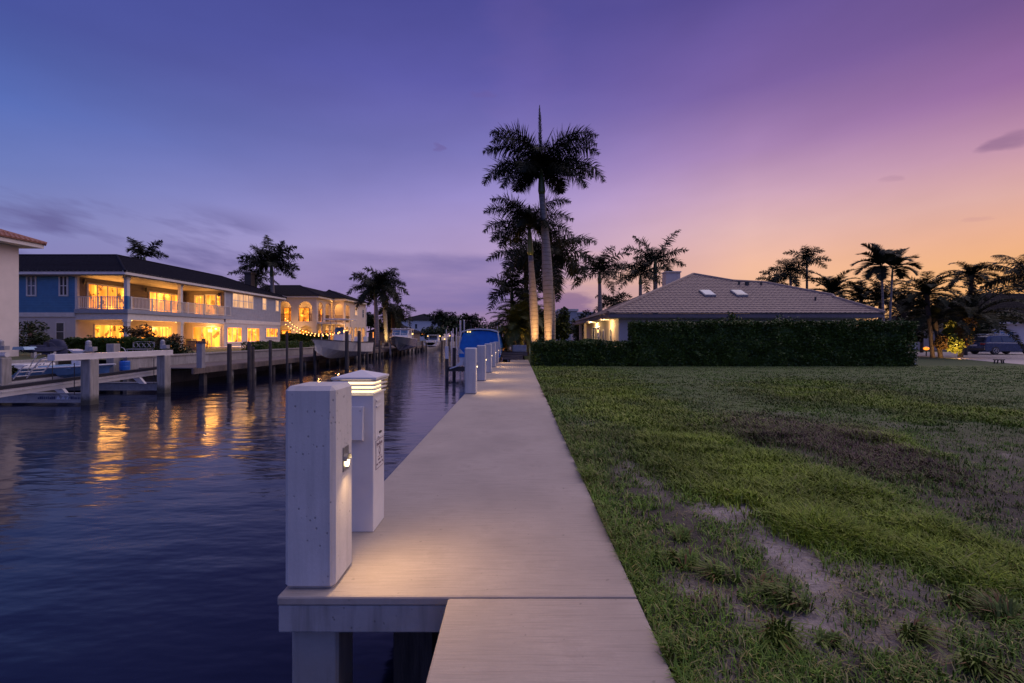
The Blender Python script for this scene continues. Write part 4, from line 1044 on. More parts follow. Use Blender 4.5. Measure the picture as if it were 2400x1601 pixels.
# ---------------------------------------------------------------- leaf clouds (hedges, shrubs)
def leafcloud(pos, size, seed=0, up=.3, asp=.5):
    r = np.random.RandomState(seed); n = len(pos)
    a = r.normal(size=(n, 3)); a[:, 2] *= .7; a /= np.linalg.norm(a, axis=1)[:, None]
    b = r.normal(size=(n, 3)); b -= (b*a).sum(1)[:, None]*a; b /= np.linalg.norm(b, axis=1)[:, None]
    s = size*r.uniform(.6, 1.4, (n, 1))
    V = np.stack([pos-a*s, pos+b*s*asp, pos+a*s, pos-b*s*asp], 1).reshape(-1, 3)
    return V
def box_points(n, x0, x1, y0, y1, z0, z1, seed, rough=.2, depth=.35):
    """points in a shell just under the surface of a clipped hedge (front, ends, top)"""
    r = np.random.RandomState(seed); W, D, H = x1-x0, y1-y0, z1-z0
    areas = np.array([W*H, D*H, D*H, W*D, W*H*.4]); pick = r.choice(5, n, p=areas/areas.sum())
    u = r.uniform(0, 1, n); v = r.uniform(0, 1, n); dd = r.uniform(0, 1, n)**2*depth
    x = np.where(pick == 1, x0+dd, np.where(pick == 2, x1-dd, x0+u*W))
    y = np.where(pick == 0, y0+dd, np.where(pick == 4, y1-dd, np.where((pick == 1) | (pick == 2), y0+u*D, y0+v*D)))
    z = np.where(pick == 3, z1-dd, z0+v*H)
    lump = (fbm(x*1.0+y*.7, z*1.0+y*.3, 1.7, seed, 3)-.5)*rough*2.6
    y = np.where(pick == 0, y+lump, y); z = np.where(pick == 3, z+lump*.8+(fbm(x, y, 4.5, seed+3, 2)-.5)*rough, z)
    keep = fbm(x*1.0, z+y, 3.2, seed+5, 2)+r.uniform(-.25, .25, n) > .36
    return np.stack([x, y, z], 1)[keep]
def quads_obj(name, V, mat, parent=None, origin=(0, 0, 0)):
    n = len(V)//4
    return np_mesh(name, V, np.arange(n*4), np.arange(n)*4, mat, parent, origin)
def hedge(label, x0, x1, y0, y1, z0, z1, n, size, seed, mat=None, stems=True, group=None):
    t = thing('hedge', label, 'hedge', ((x0+x1)/2, (y0+y1)/2, z0), group)
    zb = z0+.02
    V = leafcloud(box_points(n, x0, x1, y0, y1, zb, z1, seed), size, seed)
    rr = np.random.RandomState(seed+9); ns = int((x1-x0)*6); sh = []
    for i in range(ns):
        cx_, cy_, hh = rr.uniform(x0, x1), rr.uniform(y0, y1), rr.exponential(.06); m_ = int(5+hh*70)
        sh.append(np.stack([cx_+rr.normal(0, .035+hh*.25, m_), cy_+rr.normal(0, .04, m_), z1+rr.uniform(-.05, hh, m_)], 1))
    V = np.concatenate([V, leafcloud(np.concatenate(sh), size*.9, seed+1)])
    core = np.array(box_core(x0+.25, x1-.25, y0+.28, y1-.25, zb+.0, z1-.25))
    n4 = len(V)//4
    quads_obj('foliage', np.concatenate([V, core]), mat or M_HEDGE, t)
    if False:
        mb = MB(); rr = random.Random(seed); x = x0+.3
        while x < x1-.2:
            y = y0+.22+rr.uniform(0, .25); mb.tube([(x, y, z0-.05), (x+rr.uniform(-.1, .1), y+.05, z0+.3), (x+rr.uniform(-.2, .2), y+.15, z0+.7)], [.028, .022, .015], 5)
            if rr.random() < .5: mb.tube([(x, y, z0+.1), (x+rr.uniform(-.2, .2), y+.02, z0+.6)], [.02, .012], 5)
            x += rr.uniform(.35, .8)
        mb.build('stems', M_TRUNKD, t)
    return t
def box_core(x0, x1, y0, y1, z0, z1):
    m = MB().box(x0, x1, y0, y1, z0, z1); return [m.v[i] for f in m.f for i in f]
def shrub(name, label, c, rx, ry, rz, n, size, seed, mat=None, cat='shrub', group=None, lumps=6, trunk=None, ground=LB):
    """leafy shrub or tree crown built of several overlapping leaf clumps"""
    r = np.random.RandomState(seed)
    t = thing(name, label, cat, (c[0], c[1], ground), group)
    P_ = []
    cs = [np.array([0, 0, 0])]+[np.array([r.uniform(-.6, .6), r.uniform(-.6, .6), r.uniform(-.45, .7)]) for _ in range(lumps)]
    for k, q in enumerate(cs):
        m_ = n//len(cs); d_ = r.normal(size=(m_, 3)); d_ /= np.linalg.norm(d_, axis=1)[:, None]
        rad = (.62 if k == 0 else r.uniform(.35, .5))*r.uniform(0, 1, (m_, 1))**.33
        P_.append(q+d_*rad)
    P_ = np.concatenate(P_)*np.array([rx, ry, rz])+np.array(c)
    P_ = P_[P_[:, 2] > ground-.02]
    quads_obj('foliage', leafcloud(P_, size, seed), mat or M_SHRUB, t)
    if trunk:
        mb = MB(); mb.tube([(c[0], c[1], ground-.1), (c[0]+.05, c[1], (ground+c[2])/2), (c[0], c[1]+.05, c[2])], [trunk, trunk*.8, trunk*.5], 7)
        for k in range(4):
            a = k*1.7+seed; mb.tube([(c[0], c[1], c[2]-rz*.5), (c[0]+math.cos(a)*rx*.4, c[1]+math.sin(a)*ry*.4, c[2]+rz*.15)], [trunk*.5, trunk*.2], 5)
        mb.build('trunk', M_TRUNKD, t)
    return t

# ---------------------------------------------------------------- palms
def frond(o, az, el, L, droop, leaf, n, r, style='royal', wd=.035, bare=.1):
    """one feather leaf as arrays: arching rib and hanging leaflets"""
    S = 14; s = np.linspace(0, 1, S)
    th = R(el)-R(droop)*s**1.35
    h = np.array([math.cos(R(az)), math.sin(R(az)), 0.]); up = np.array([0, 0, 1.]); side = np.array([-h[1], h[0], 0.])
    sw_ = r.uniform(-.12, .12)
    step = np.cos(th)[:, None]*h+np.sin(th)[:, None]*up+(sw_*s)[:, None]*side
    pts = np.concatenate([[np.zeros(3)], np.cumsum(step[:-1]*L/(S-1), 0)])+np.array(o)
    V = []; F_ = []
    # rib
    wr = np.linspace(.035, .008, S)*max(.6, L/3)
    nrm = np.cross(step, side); nrm /= np.linalg.norm(nrm, axis=1)[:, None]
    for off in (side[None]*wr[:, None], nrm*wr[:, None]):
        b0 = len(V); V += list(pts-off)+list(pts+off)
        F_ += [(b0+i, b0+i+1, b0+S+i+1, b0+S+i) for i in range(S-1)]
    V = np.array(V)
    # leaflets
    t = np.linspace(bare, .995, n); t = np.concatenate([t, t]); sg = np.repeat([-1., 1.], n)
    t = np.clip(t+r.uniform(-.008, .008, 2*n), 0, 1)
    base = np.stack([np.interp(t, s, pts[:, k]) for k in range(3)], 1)
    fw = np.stack([np.interp(t, s, step[:, k]) for k in range(3)], 1); fw /= np.linalg.norm(fw, axis=1)[:, None]
    nm = np.stack([np.interp(t, s, nrm[:, k]) for k in range(3)], 1)
    nm *= np.sign(nm[:, 2:3]+1e-6)
    prof = leaf*(np.clip(np.sin(PI*np.clip(t*.86+.12, 0, 1)), .12, 1)**.7)*r.uniform(.8, 1.12, 2*n)
    if style == 'royal': roll = r.uniform(-.95, 1.0, 2*n); fwk = r.uniform(.3, .6, 2*n); g = r.uniform(.25, .7, 2*n)
    elif style == 'queen': roll = r.uniform(-.5, .3, 2*n); fwk = r.uniform(.2, .5, 2*n); g = r.uniform(.9, 1.5, 2*n)
    elif style == 'spear': roll = r.uniform(-.3, .3, 2*n); fwk = r.uniform(1.6, 2.6, 2*n); g = r.uniform(.0, .1, 2*n)
    elif style == 'areca': roll = np.full(2*n, .35)+r.uniform(-.1, .15, 2*n); fwk = r.uniform(.6, .9, 2*n); g = r.uniform(.1, .35, 2*n)
    else: roll = r.uniform(.0, .5, 2*n); fwk = r.uniform(.5, .85, 2*n); g = r.uniform(.05, .3, 2*n)
    d1 = side[None]*sg[:, None]*np.cos(roll)[:, None]+nm*np.sin(roll)[:, None]+fw*fwk[:, None]
    d1 /= np.linalg.norm(d1, axis=1)[:, None]
    m1 = base+d1*(prof*.5)[:, None]+up*(-.10*g*prof)[:, None]
    d2 = d1-up*g[:, None]; d2 /= np.linalg.norm(d2, axis=1)[:, None]
    tp = m1+d2*(prof*.55)[:, None]
    ww = fw*(wd*r.uniform(.7, 1.2, 2*n))[:, None]
    LV = np.stack([base-ww*.5, base+ww*.5, m1+ww*.6, m1-ww*.6, tp], 1).reshape(-1, 3)
    return V, F_, LV
def crown_mesh(name, o, fronds, seed, mat, parent, leaf=.8, n=44, style='royal', wd=.035, bare=.1):
    if n < 60: leaf *= 1.15; wd *= 1.3
    r = np.random.RandomState(seed); VV = []; loops = []; starts = []; nl = 0; nv = 0
    for f in fronds:
        az, el, L, dr = f[:4]; st = f[4] if len(f) > 4 else style
        V, F_, LV = frond(o, az, el, L, dr, leaf*(.38 if st == 'spear' else 1.1), int(n*1.45), r, st, wd*.95, bare)
        VV.append(V)
        for q in F_:
            starts.append(nl); loops += [i+nv for i in q]; nl += 4
        nv += len(V)
        k = len(LV)//5; offs = (np.arange(k)*5+nv)[:, None]
        loops += (offs+np.array([[0, 1, 2, 3, 3, 2, 4]])).ravel().tolist()
        starts += (nl+(np.arange(k)*7)[:, None]+np.array([[0, 4]])).ravel().tolist(); nl += 7*k
        VV.append(LV); nv += len(LV)
    return np_mesh(name, np.concatenate(VV), loops, starts, mat, parent)
def ring_fronds(n, L, seed, e_hi=75, e_lo=-20, d_hi=85, d_lo=60):
    r = random.Random(seed); out = []
    for i in range(n):
        k = (i+.5)/n; el = e_hi+(e_lo-e_hi)*k**.9+r.uniform(-6, 6)
        out.append((i*137.5+r.uniform(-14, 14)+seed*31, el, L*1.28*r.uniform(.85, 1.08), d_hi+(d_lo-d_hi)*k+r.uniform(-8, 8)))
    return out
def palm(label, base, top, rb, rm, rt, shaft=1.2, fronds=None, n=15, L=3., leaf=.8, nl=44, style='royal', seed=1, trunkm=None, name='palm_tree', leafm=None, wd=.035, group=None, lean=0., nuts=False, bare=.1, skirt=False, e_lo=-20, e_hi=75):
    b = Vector(base); t_ = Vector(top)
    t = thing(name, label, 'palm', base, group)
    H = (t_-b).length; mb = MB(); pts = []; rad = []
    e = t_-(t_-b).normalized()*shaft if shaft else t_
    for i in range(17):
        k = i/16; q = b+(e-b)*k+Vector((math.sin(PI*k)*lean, 0, 0)); pts.append(q)
        bul = math.exp(-((k-.5)/.28)**2)
        rad.append((rb*(1-k)+rt*k)+(rm-(rb+rt)/2)*bul+(rb*.25*math.exp(-k*30)))
    pts[0] = pts[0]-UZ*.2
    mb.tube(pts, rad, 14); mb.build('trunk', trunkm or M_TRUNK, t, smooth=True)
    if shaft:
        m2 = MB(); ps = [e+(t_-e)*k for k in (0, .15, .5, .85, 1.05)]; m2.tube(ps, [rt*.98, rt*1.25, rt*1.05, rt*.75, rt*.4], 12); m2.build('crownshaft', M_CROWNSHAFT, t, smooth=True)
    if skirt:
        m2 = MB(); rr = random.Random(seed)
        for i in range(60):
            a = rr.uniform(0, 2*PI); z = rr.uniform(-1.4, .1); q = t_+UZ*z+Vector((math.cos(a), math.sin(a), 0))*rt
            m2.beam(q, q+Vector((math.cos(a)*rr.uniform(.1, .3), math.sin(a)*rr.uniform(.1, .3), rr.uniform(-.5, .1))), .06, .03)
        m2.build('fibre_skirt', M_FIBRE, t)
    fr = fronds if fronds is not None else ring_fronds(n, L, seed, e_lo=e_lo, e_hi=e_hi)
    crown_mesh('crown', tuple(t_), fr, seed, leafm or M_PALM, t, leaf, nl, style, wd, bare)
    return t

# near bank, tall pair and the palms behind them
GR = -.05
palm('tallest royal palm, ringed grey trunk lit from below behind the hedge', (1.73, 26, GR), (1.34, 26, 11.0), .19, .30, .17, 1.4,
     fronds=[(180, 78, 4.2, 112), (178, 54, 3.9, 98), (186, 24, 3.9, 104), (160, 34, 3.3, 98), (198, 66, 3.8, 118), (205, 2, 3.0, 80), (0, 72, 4.3, 108), (5, 52, 3.9, 92), (-8, 26, 4.2, 104), (15, 34, 3.5, 98), (-22, 6, 3.2, 85), (-12, 62, 3.9, 106),
             (262, 55, 2.4, 120), (92, 50, 2.6, 110), (235, 20, 2.4, 100), (318, 16, 2.5, 95), (140, 15, 2.4, 95), (50, 15, 2.5, 95),
             (182, -20, 1.8, 60), (10, -18, 1.8, 60), (120, 87, 3.9, 6, 'spear'), (15, 82, 2.6, 22, 'spear')],
     leaf=.84, nl=112, seed=3, lean=.16, wd=.038, group=None)
palm('second royal palm with green crownshaft, left of the tallest, its base lit', (1.05, 27, GR), (.70, 27, 7.9), .22, .26, .15, 1.6,
     fronds=[(180, 76, 3.3, 100), (190, 55, 3.2, 95), (170, 32, 3.1, 88), (200, 8, 2.7, 75), (180, -10, 2.2, 60), (0, 72, 3.4, 100), (10, 48, 3.1, 90), (-10, 20, 2.8, 80), (0, 0, 2.5, 70), (90, 55, 2.5, 90), (270, 50, 2.4, 100), (250, 25, 2.4, 90), (300, 25, 2.4, 90), (110, 20, 2.4, 80), (60, 30, 2.5, 80), (95, 84, 1.5, 12, 'spear'), (225, 60, 2.5, 85)],
     leaf=.75, nl=90, seed=5, lean=.05, wd=.036)
palm('dark palm with shaggy brown fibre below its crown, behind the lit pair', (.75, 38, GR), (.70, 38, 8.4), .2, .2, .2, 0, n=15, L=2.7, leaf=.7, nl=50, seed=7, trunkm=M_TRUNKD, skirt=True, wd=.05, e_lo=-45, e_hi=55)
palm('full dark palm crown right of the tallest trunk, partly hidden behind it', (2.4, 31, GR), (2.3, 31, 7.2), .2, .22, .16, 1.2, n=18, L=2.8, leaf=.75, nl=50, seed=8, wd=.05, e_lo=-40, e_hi=60)
palm('shorter dark palm drooping over the boat poles, left of the lit pair', (-.3, 35, GR), (-.45, 35, 5.2), .16, .17, .13, .8, n=12, L=2.0, leaf=.6, nl=42, seed=9, trunkm=M_TRUNKD, wd=.05, e_lo=-25, e_hi=65)
# lit feathery clump by the boat
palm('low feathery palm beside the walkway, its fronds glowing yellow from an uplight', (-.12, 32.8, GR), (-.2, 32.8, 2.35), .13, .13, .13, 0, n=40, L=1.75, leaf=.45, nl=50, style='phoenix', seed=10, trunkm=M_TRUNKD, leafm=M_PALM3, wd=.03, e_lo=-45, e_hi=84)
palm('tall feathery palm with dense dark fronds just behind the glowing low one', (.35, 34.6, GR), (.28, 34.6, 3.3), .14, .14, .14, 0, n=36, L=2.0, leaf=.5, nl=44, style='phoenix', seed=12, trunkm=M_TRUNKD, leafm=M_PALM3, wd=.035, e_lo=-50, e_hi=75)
for q, a, e_, sp in (((1.62, 24.75, .85), (1.72, 26, 2.7), 560, 90), ((.98, 25.7, .95), (1.04, 27, 2.6), 560, 90), ((-.15, 32.15, .5), (-.12, 32.8, 1.7), 260, 80), ((.25, 33.9, .55), (.3, 34.6, 2.3), 220, 80)):
    lamp('palm_uplight', 'SPOT', q, e_, (1, .52, .15), .06, None, aim=a, spot=sp, blend=1)

# right-hand silhouettes
palm('single slender palm left of the bungalow roof against the orange sky', (X(1408, 42), 42, GR), P(1405, 640, 42), .22, .24, .15, 1.0, n=15, L=2.7, leaf=.62, nl=42, seed=21, group=None, wd=.05, e_hi=80, e_lo=-8)
palm('large palm rising behind the bungalow chimney with widely spread fronds', (X(1536, 48), 48, GR), P(1536, 612, 48), .26, .28, .2, 1.4,
     fronds=[(180, 44, 3.9, 62), (170, 64, 3.6, 38), (5, 64, 4.3, 32), (-5, 38, 3.7, 52), (0, 12, 3.4, 55), (185, 8, 3.0, 60), (90, 60, 3, 60), (270, 40, 3, 70), (80, 30, 3, 60), (200, 22, 2.8, 50), (30, 0, 2.8, 60), (150, -6, 2.6, 50)], leaf=.7, nl=46, seed=22, wd=.055)
palm('smaller palm left of the chimney, overlapping the large palm', (X(1501, 47), 47, GR), P(1501, 645, 47), .2, .21, .16, 1.0, n=14, L=2.7, leaf=.62, nl=40, seed=23, wd=.05, e_hi=65, e_lo=-15)
palm('low palm tuft poking over the bungalow porch roof', (X(1440, 44), 44, GR), P(1440, 712, 44), .16, .16, .13, 0, n=13, L=1.9, leaf=.5, nl=34, seed=24, trunkm=M_TRUNKD, wd=.05, e_hi=70)
palm('bushy palm touching the right end of the bungalow ridge', (X(1853, 50), 50, GR), P(1853, 640, 50), .16, .16, .13, .8, n=14, L=2.3, leaf=.6, nl=38, seed=25, wd=.05)
palm('slim taller palm right of the bungalow ridge', (X(1892, 51), 51, GR), P(1891, 612, 51), .14, .14, .11, .8, n=11, L=2.1, leaf=.55, nl=36, seed=26, wd=.05, e_hi=80, e_lo=0)
palm('small palm tuft lowest beside the bungalow ridge', (X(1815, 52), 52, GR), P(1812, 662, 52), .14, .14, .11, 0, n=12, L=1.7, leaf=.5, nl=30, seed=27, trunkm=M_TRUNKD, wd=.05)
palm('dense feathery areca palm right of the two ridge palms', (X(1951, 48), 48, GR), P(1951, 690, 48), .15, .15, .13, 0, n=22, L=3.0, leaf=.6, nl=38, style='areca', seed=28, trunkm=M_TRUNKD, wd=.055, e_hi=85, e_lo=5)
palm('tall slim palm, left stem of the pair beside the hedge end', (X(2074, 30.5), 30.5, GR), P(2066, 622, 30.5), .075, .075, .06, .7,
     fronds=[(180, 50, 1.9, 70), (175, 28, 2.0, 75), (185, 5, 1.9, 65), (200, -15, 1.7, 55), (165, 70, 1.9, 45), (110, 80, 1.7, 30), (10, 60, 1.7, 60), (20, 30, 1.7, 70), (270, 45, 1.6, 80), (90, 30, 1.6, 70), (230, -30, 1.5, 45)], leaf=.55, nl=36, seed=29, style='areca', wd=.05)
palm('tall slim palm, right stem of the pair beside the hedge end', (X(2081, 30.8), 30.8, GR), P(2092, 628, 30.8), .07, .07, .055, .7,
     fronds=[(0, 45, 1.9, 60), (10, 65, 1.8, 40), (-8, 22, 1.8, 65), (30, 5, 1.7, 70), (80, 75, 1.6, 40), (150, 50, 1.4, 70), (270, 40, 1.5, 80), (300, 0, 1.5, 70), (90, 20, 1.5, 70)], leaf=.55, nl=36, seed=30, style='areca', wd=.05)
palm('feathery date palm with a thick dark trunk beside the driveway', (X(2186, 33.5), 33.5, GR), P(2172, 688, 33.5), .13, .13, .15, 0, n=26, L=2.3, leaf=.42, nl=46, seed=31, style='phoenix', trunkm=M_TRUNKD, leafm=M_PALM2, wd=.035, e_hi=75, e_lo=-15)
palm('date palm with an umbrella crown and bare stem above the dark clump', (X(2262, 38), 38, GR), P(2278, 646, 38), .13, .13, .16, 0, n=22, L=2.0, leaf=.42, nl=42, seed=32, style='phoenix', trunkm=M_TRUNKD, skirt=True, wd=.04, e_hi=60, e_lo=-12)
palm('drooping queen palm at the right edge', (X(2412, 36), 36, GR), P(2410, 650, 36), .16, .16, .13, 0, n=16, L=2.9, leaf=.75, nl=46, seed=33, style='queen', trunkm=M_TRUNKD, wd=.04, e_hi=75, e_lo=-5)
palm('broad dark palm clump with long arching fronds by the driveway, uplit at its foot', (X(2250, 34), 34, GR), P(2272, 752, 34), .15, .15, .16, 0,
     fronds=ring_fronds(30, 3.4, 34, 80, 0, 105, 75), leaf=.45, nl=52, seed=34, style='phoenix', trunkm=M_TRUNKD, leafm=M_PALM2, wd=.04)
palm('leaning dark palm stem left in the driveway clump', (X(2205, 33.6), 33.6, GR), P(2190, 745, 33.6), .14, .14, .14, 0, fronds=ring_fronds(18, 2.4, 35, 75, -5, 95, 75), leaf=.42, nl=40, seed=35, style='phoenix', trunkm=M_TRUNKD, leafm=M_PALM2, wd=.04)
palm('short spiky palm behind the bungalow end, left of the slim pair', (X(2015, 46), 46, GR), P(2018, 702, 46), .18, .18, .18, 0, n=20, L=2.7, leaf=.5, nl=36, seed=36, style='phoenix', trunkm=M_TRUNKD, wd=.05, e_hi=80, e_lo=0)
palm('short spiky palm behind the slim pair of stems', (X(2062, 45), 45, GR), P(2064, 708, 45), .18, .18, .18, 0, n=20, L=2.6, leaf=.5, nl=36, seed=37, style='phoenix', trunkm=M_TRUNKD, wd=.05, e_hi=82, e_lo=0)
palm('dark feathery palm filling the gap right of the slim pair', (X(2120, 40), 40, GR), P(2118, 726, 40), .18, .18, .18, 0, n=20, L=2.5, leaf=.5, nl=36, seed=38, style='phoenix', trunkm=M_TRUNKD, wd=.05, e_hi=80, e_lo=-5)
# bedding under the clump, with its uplight
for lab, u, v, rr_, mt, sd_, Y in (('lime-leaved bedding plant glowing at the foot of the driveway palms', 2243, 812, .75, M_LIME, 41, 32.6), ('red and gold croton bush in the uplit driveway bed', 2250, 786, .95, M_CROTON, 42, 33.2),
                         ('yellow-leaved bush at the left of the uplit driveway bed', 2226, 780, .7, M_LIME, 43, 33.4), ('dark red cordyline bush left in the driveway bed', 2204, 805, .6, M_REDSHRUB, 44, 33.1)):
    c = P(u, v, Y); shrub('bedding_plant', lab, (c.x, c.y, max(.5, c.z)), rr_*.9, rr_*.8, rr_*1.25, 620, .13, sd_, mt, 'plant', None, 6, None, GR)
lamp('bed_uplight', 'SPOT', (X(2240, 31.3), 31.3, .15), 620, (1, .52, .16), .08, None, aim=(X(2244, 33.4), 33.4, 1.3), spot=120, blend=1)
# dark background trees and shrubs on our side
for lab, u, v, Y, rx, rz, n, sd_, tr in (('dark leafy tree behind the tallest palm trunk', 1316, 772, 40, 1.3, 1.9, 1500, 51, .1), ('dark bush left of the low grey building', 1362, 790, 48, 1.5, 1.7, 1200, 52, None),
                          ('dark shrub mass behind the lit palm pair', 1262, 762, 38, 1.7, 2.6, 2200, 53, .12), ('dark shrub beside the porch of the bungalow', 1372, 775, 44, 1.6, 1.9, 1200, 54, None),
                          ('leafy tree crown behind the bungalow at the left of the spiky palms', 1985, 735, 52, 3.2, 2.6, 1800, 55, .15), ('dark tree mass behind the date palm', 2160, 745, 44, 3.0, 2.6, 1900, 56, .15),
                          ('dark shrub bank in front of the driveway house', 2300, 770, 42, 3.0, 1.7, 1700, 57, None), ('dark shrub between hedge end and date palm', 2130, 790, 36, 1.4, 1.2, 900, 58, None),
                          ('dark rounded tree over the driveway house roof', 2330, 700, 58, 5.5, 2.6, 2200, 59, .2)):
    c = P(u, v, Y); shrub('leafy_tree' if tr else 'shrub', lab, (c.x, c.y, c.z), rx, rx*.8, rz, n, .16, sd_, M_SHRUB, 'tree' if tr else 'shrub', None, 7, tr, GR)

# hedges on our side
hedge('tall clipped dark hedge in front of the bungalow', 6.05, 20.65, 23.5, 25.0, GR, 2.28, 70000, .060, 61)
hedge('low clipped hedge from the dock edge to the tall hedge', .72, 6.1, 23.55, 24.7, GR, 1.2, 26000, .055, 62)
c = shrub('shrub', 'low rounded bush spilling over the low hedge top', (3.3, 24.6, 1.0), 1.3, .7, .45, 1500, .06, 63, M_HEDGE, 'shrub', None, 6, None, GR)
for lab, u, r_, zt in (('leafy shoot sticking out above the middle of the tall hedge', 1720, .42, 2.5), ('small leafy shoot above the tall hedge, right of the bigger one', 1816, .22, 2.3)):
    shrub('shrub', lab, (X(u, 24.4), 24.4, zt), r_, r_, r_*.8, 160, .07, int(u), M_LIME if False else M_HEDGE, 'shrub', None, 4, None, 2.0)
mb = MB().tube([(X(2152, 24), 24.2, GR), (X(2152, 24), 24.2, 1.18)], .035, 10); tag(mb.build('white_post', M_PVC, origin=(X(2152, 24), 24.2, GR)), 'thin white post at the right end of the tall hedge', 'post')
mb = MB(); xa, xb = 19.9, X(2150, 24.2)
for i in range(12): q = xa+(xb-xa)*i/11; mb.beam((q, 24.22, GR), (q, 24.22, 1.15), .008, .008)
for i in range(8): q = .05+.15*i; mb.beam((xa, 24.225, q), (xb, 24.225, q), .008, .008)
tag(mb.build('wire_fence', M_GALV, origin=(xa, 24.2, GR)), 'short wire mesh fence between hedge end and white post', 'fence')

# far bank planting
hedge('clipped hedge in front of the blue house porch', -28.9, -23.2, 29, 30.5, LB, 1.36, 16000, .06, 71, stems=False)
hedge('dark clipped hedge in front of the arcaded house', -31.4, -25.2, 60.0, 61.2, LB, 1.85, 12000, .09, 72, stems=False)
hedge('low hedge along the white retaining wall', -22.2, -20.4, 36.5, 45.5, LB, 1.02, 9000, .06, 73, stems=False)
for lab, u, v, Y, rx, rz, n, sd_, mt in (('round dark green bush against the pale building', 80, 796, 27.5, 1.35, 1.15, 2200, 81, M_SHRUB), ('bronze-leaved bush beside the porch column', 327, 787, 30.5, 1.05, .72, 1500, 82, M_REDSHRUB),
                          ('clipped round bush right of the porch hedge', 412, 826, 27.0, 1.05, 1.0, 1800, 83, M_SHRUB), ('loose flowering shrub behind the round bush', 400, 802, 29, 1.0, .62, 900, 84, M_REDSHRUB),
                          ('dark tree crown right of the arcaded house', 868, 752, 98, 2.6, 2.4, 1300, 85, M_SHRUB), ('dark tree behind the palm trunks of the far bank', 918, 757, 86, 3.0, 3.2, 1600, 86, M_SHRUB),
                          ('dark clump of trees beside the hip roofed house', 1065, 768, 118, 5.5, 3.2, 2000, 87, M_SHRUB), ('bushes below the hip roofed house', 1010, 782, 112, 5.0, 2.0, 1500, 88, M_SHRUB),
                          ('tree mass at the canal bend behind the tall white poles', 1098, 770, 116, 4.5, 2.6, 1600, 89, M_SHRUB), ('pale hazy treetops far beyond the blue canvas boat', 1145, 772, 150, 7, 4.0, 1500, 90, M_SHRUB)):
    c = P(u, v, Y); shrub('leafy_tree' if sd_ > 84 else 'shrub', lab, (c.x, c.y, c.z), rx, rx*.8, rz, n, .07 if Y < 40 else .3, sd_, mt, 'tree' if sd_ > 84 else 'shrub', None, 7, .2 if sd_ > 84 else None, LB)
palm('palm showing only three fronds over the left ridge of the blue house', (X(338, 52), 52, LB), P(338, 603, 52), .25, .25, .2, 1.2, fronds=[(180, 66, 3.1, 40), (165, 62, 2.6, 30), (20, 66, 2.7, 40), (0, 24, 2.8, 55), (90, 50, 2.4, 60), (270, 40, 2.4, 70), (190, 5, 2.0, 60)], leaf=.7, nl=44, seed=91, wd=.06)
palm('full palm rising behind the right end of the blue house roof', (X(645, 60), 60, LB), P(636, 622, 60), .3, .3, .22, 1.5,
     fronds=[(180, 40, 4.8, 75), (170, 62, 4.4, 60), (190, 14, 4.2, 65), (185, -12, 3.6, 50), (0, 42, 4.6, 72), (10, 64, 4.2, 60), (-8, 16, 4.4, 65), (5, -10, 3.6, 50), (150, 80, 4.4, 22), (40, 76, 3.8, 25), (90, 60, 4, 60), (270, 50, 4, 80), (250, 15, 3.6, 70), (300, 15, 3.6, 70), (200, 30, 4, 70), (70, 20, 4, 60)], leaf=.9, nl=52, seed=92, wd=.075)
palm('smaller palm half hidden below the full palm behind the roof', (X(598, 63), 63, LB), P(600, 655, 63), .2, .2, .16, 1.0, n=13, L=2.9, leaf=.7, nl=36, seed=93, wd=.06)
palm('left palm of the pair between the arcaded house and the dark-hulled boat', (X(885, 60), 60, LB), P(879, 672, 60), .27, .30, .2, 1.3, n=19, L=3.0, leaf=.8, nl=46, seed=94, wd=.07, e_lo=-40)
palm('right palm of the pair, its leaning trunk lit yellow at the foot', (X(906, 63), 63, LB), P(899, 668, 63), .25, .27, .19, 1.3, n=19, L=3.1, leaf=.8, nl=46, seed=95, wd=.07, e_lo=-40)
palm('dark drooping palm just right of the lit pair on the far bank', (X(922, 68), 68, LB), P(921, 722, 68), .3, .3, .3, 0, n=16, L=3.2, leaf=.75, nl=38, seed=96, trunkm=M_FIBRE, wd=.07, e_lo=-50, e_hi=40)
lamp('palm_uplight', 'SPOT', (X(902, 61.5), 61.6, .5), 900, (1, .66, .2), .1, None, aim=(X(905, 63), 63, 3), spot=100, blend=1)
palm('small palm right of the hip roofed house, leaning fronds', (X(1033, 118), 118, LB), P(1033, 748, 118), .2, .2, .15, 0, n=12, L=3.4, leaf=1.0, nl=26, seed=97, wd=.14, e_lo=-25)
palm('palm between the small palm and the tall white poles', (X(1056, 122), 122, LB), P(1054, 752, 122), .2, .2, .15, 0, n=12, L=3.4, leaf=1.0, nl=26, seed=98, wd=.14, e_lo=-25)
palm('palm standing just right of the tall white poles in the distance', (X(1105, 112), 112, LB), P(1104, 752, 112), .2, .2, .15, 0, n=13, L=2.6, leaf=.9, nl=26, seed=99, wd=.13, e_lo=-30)
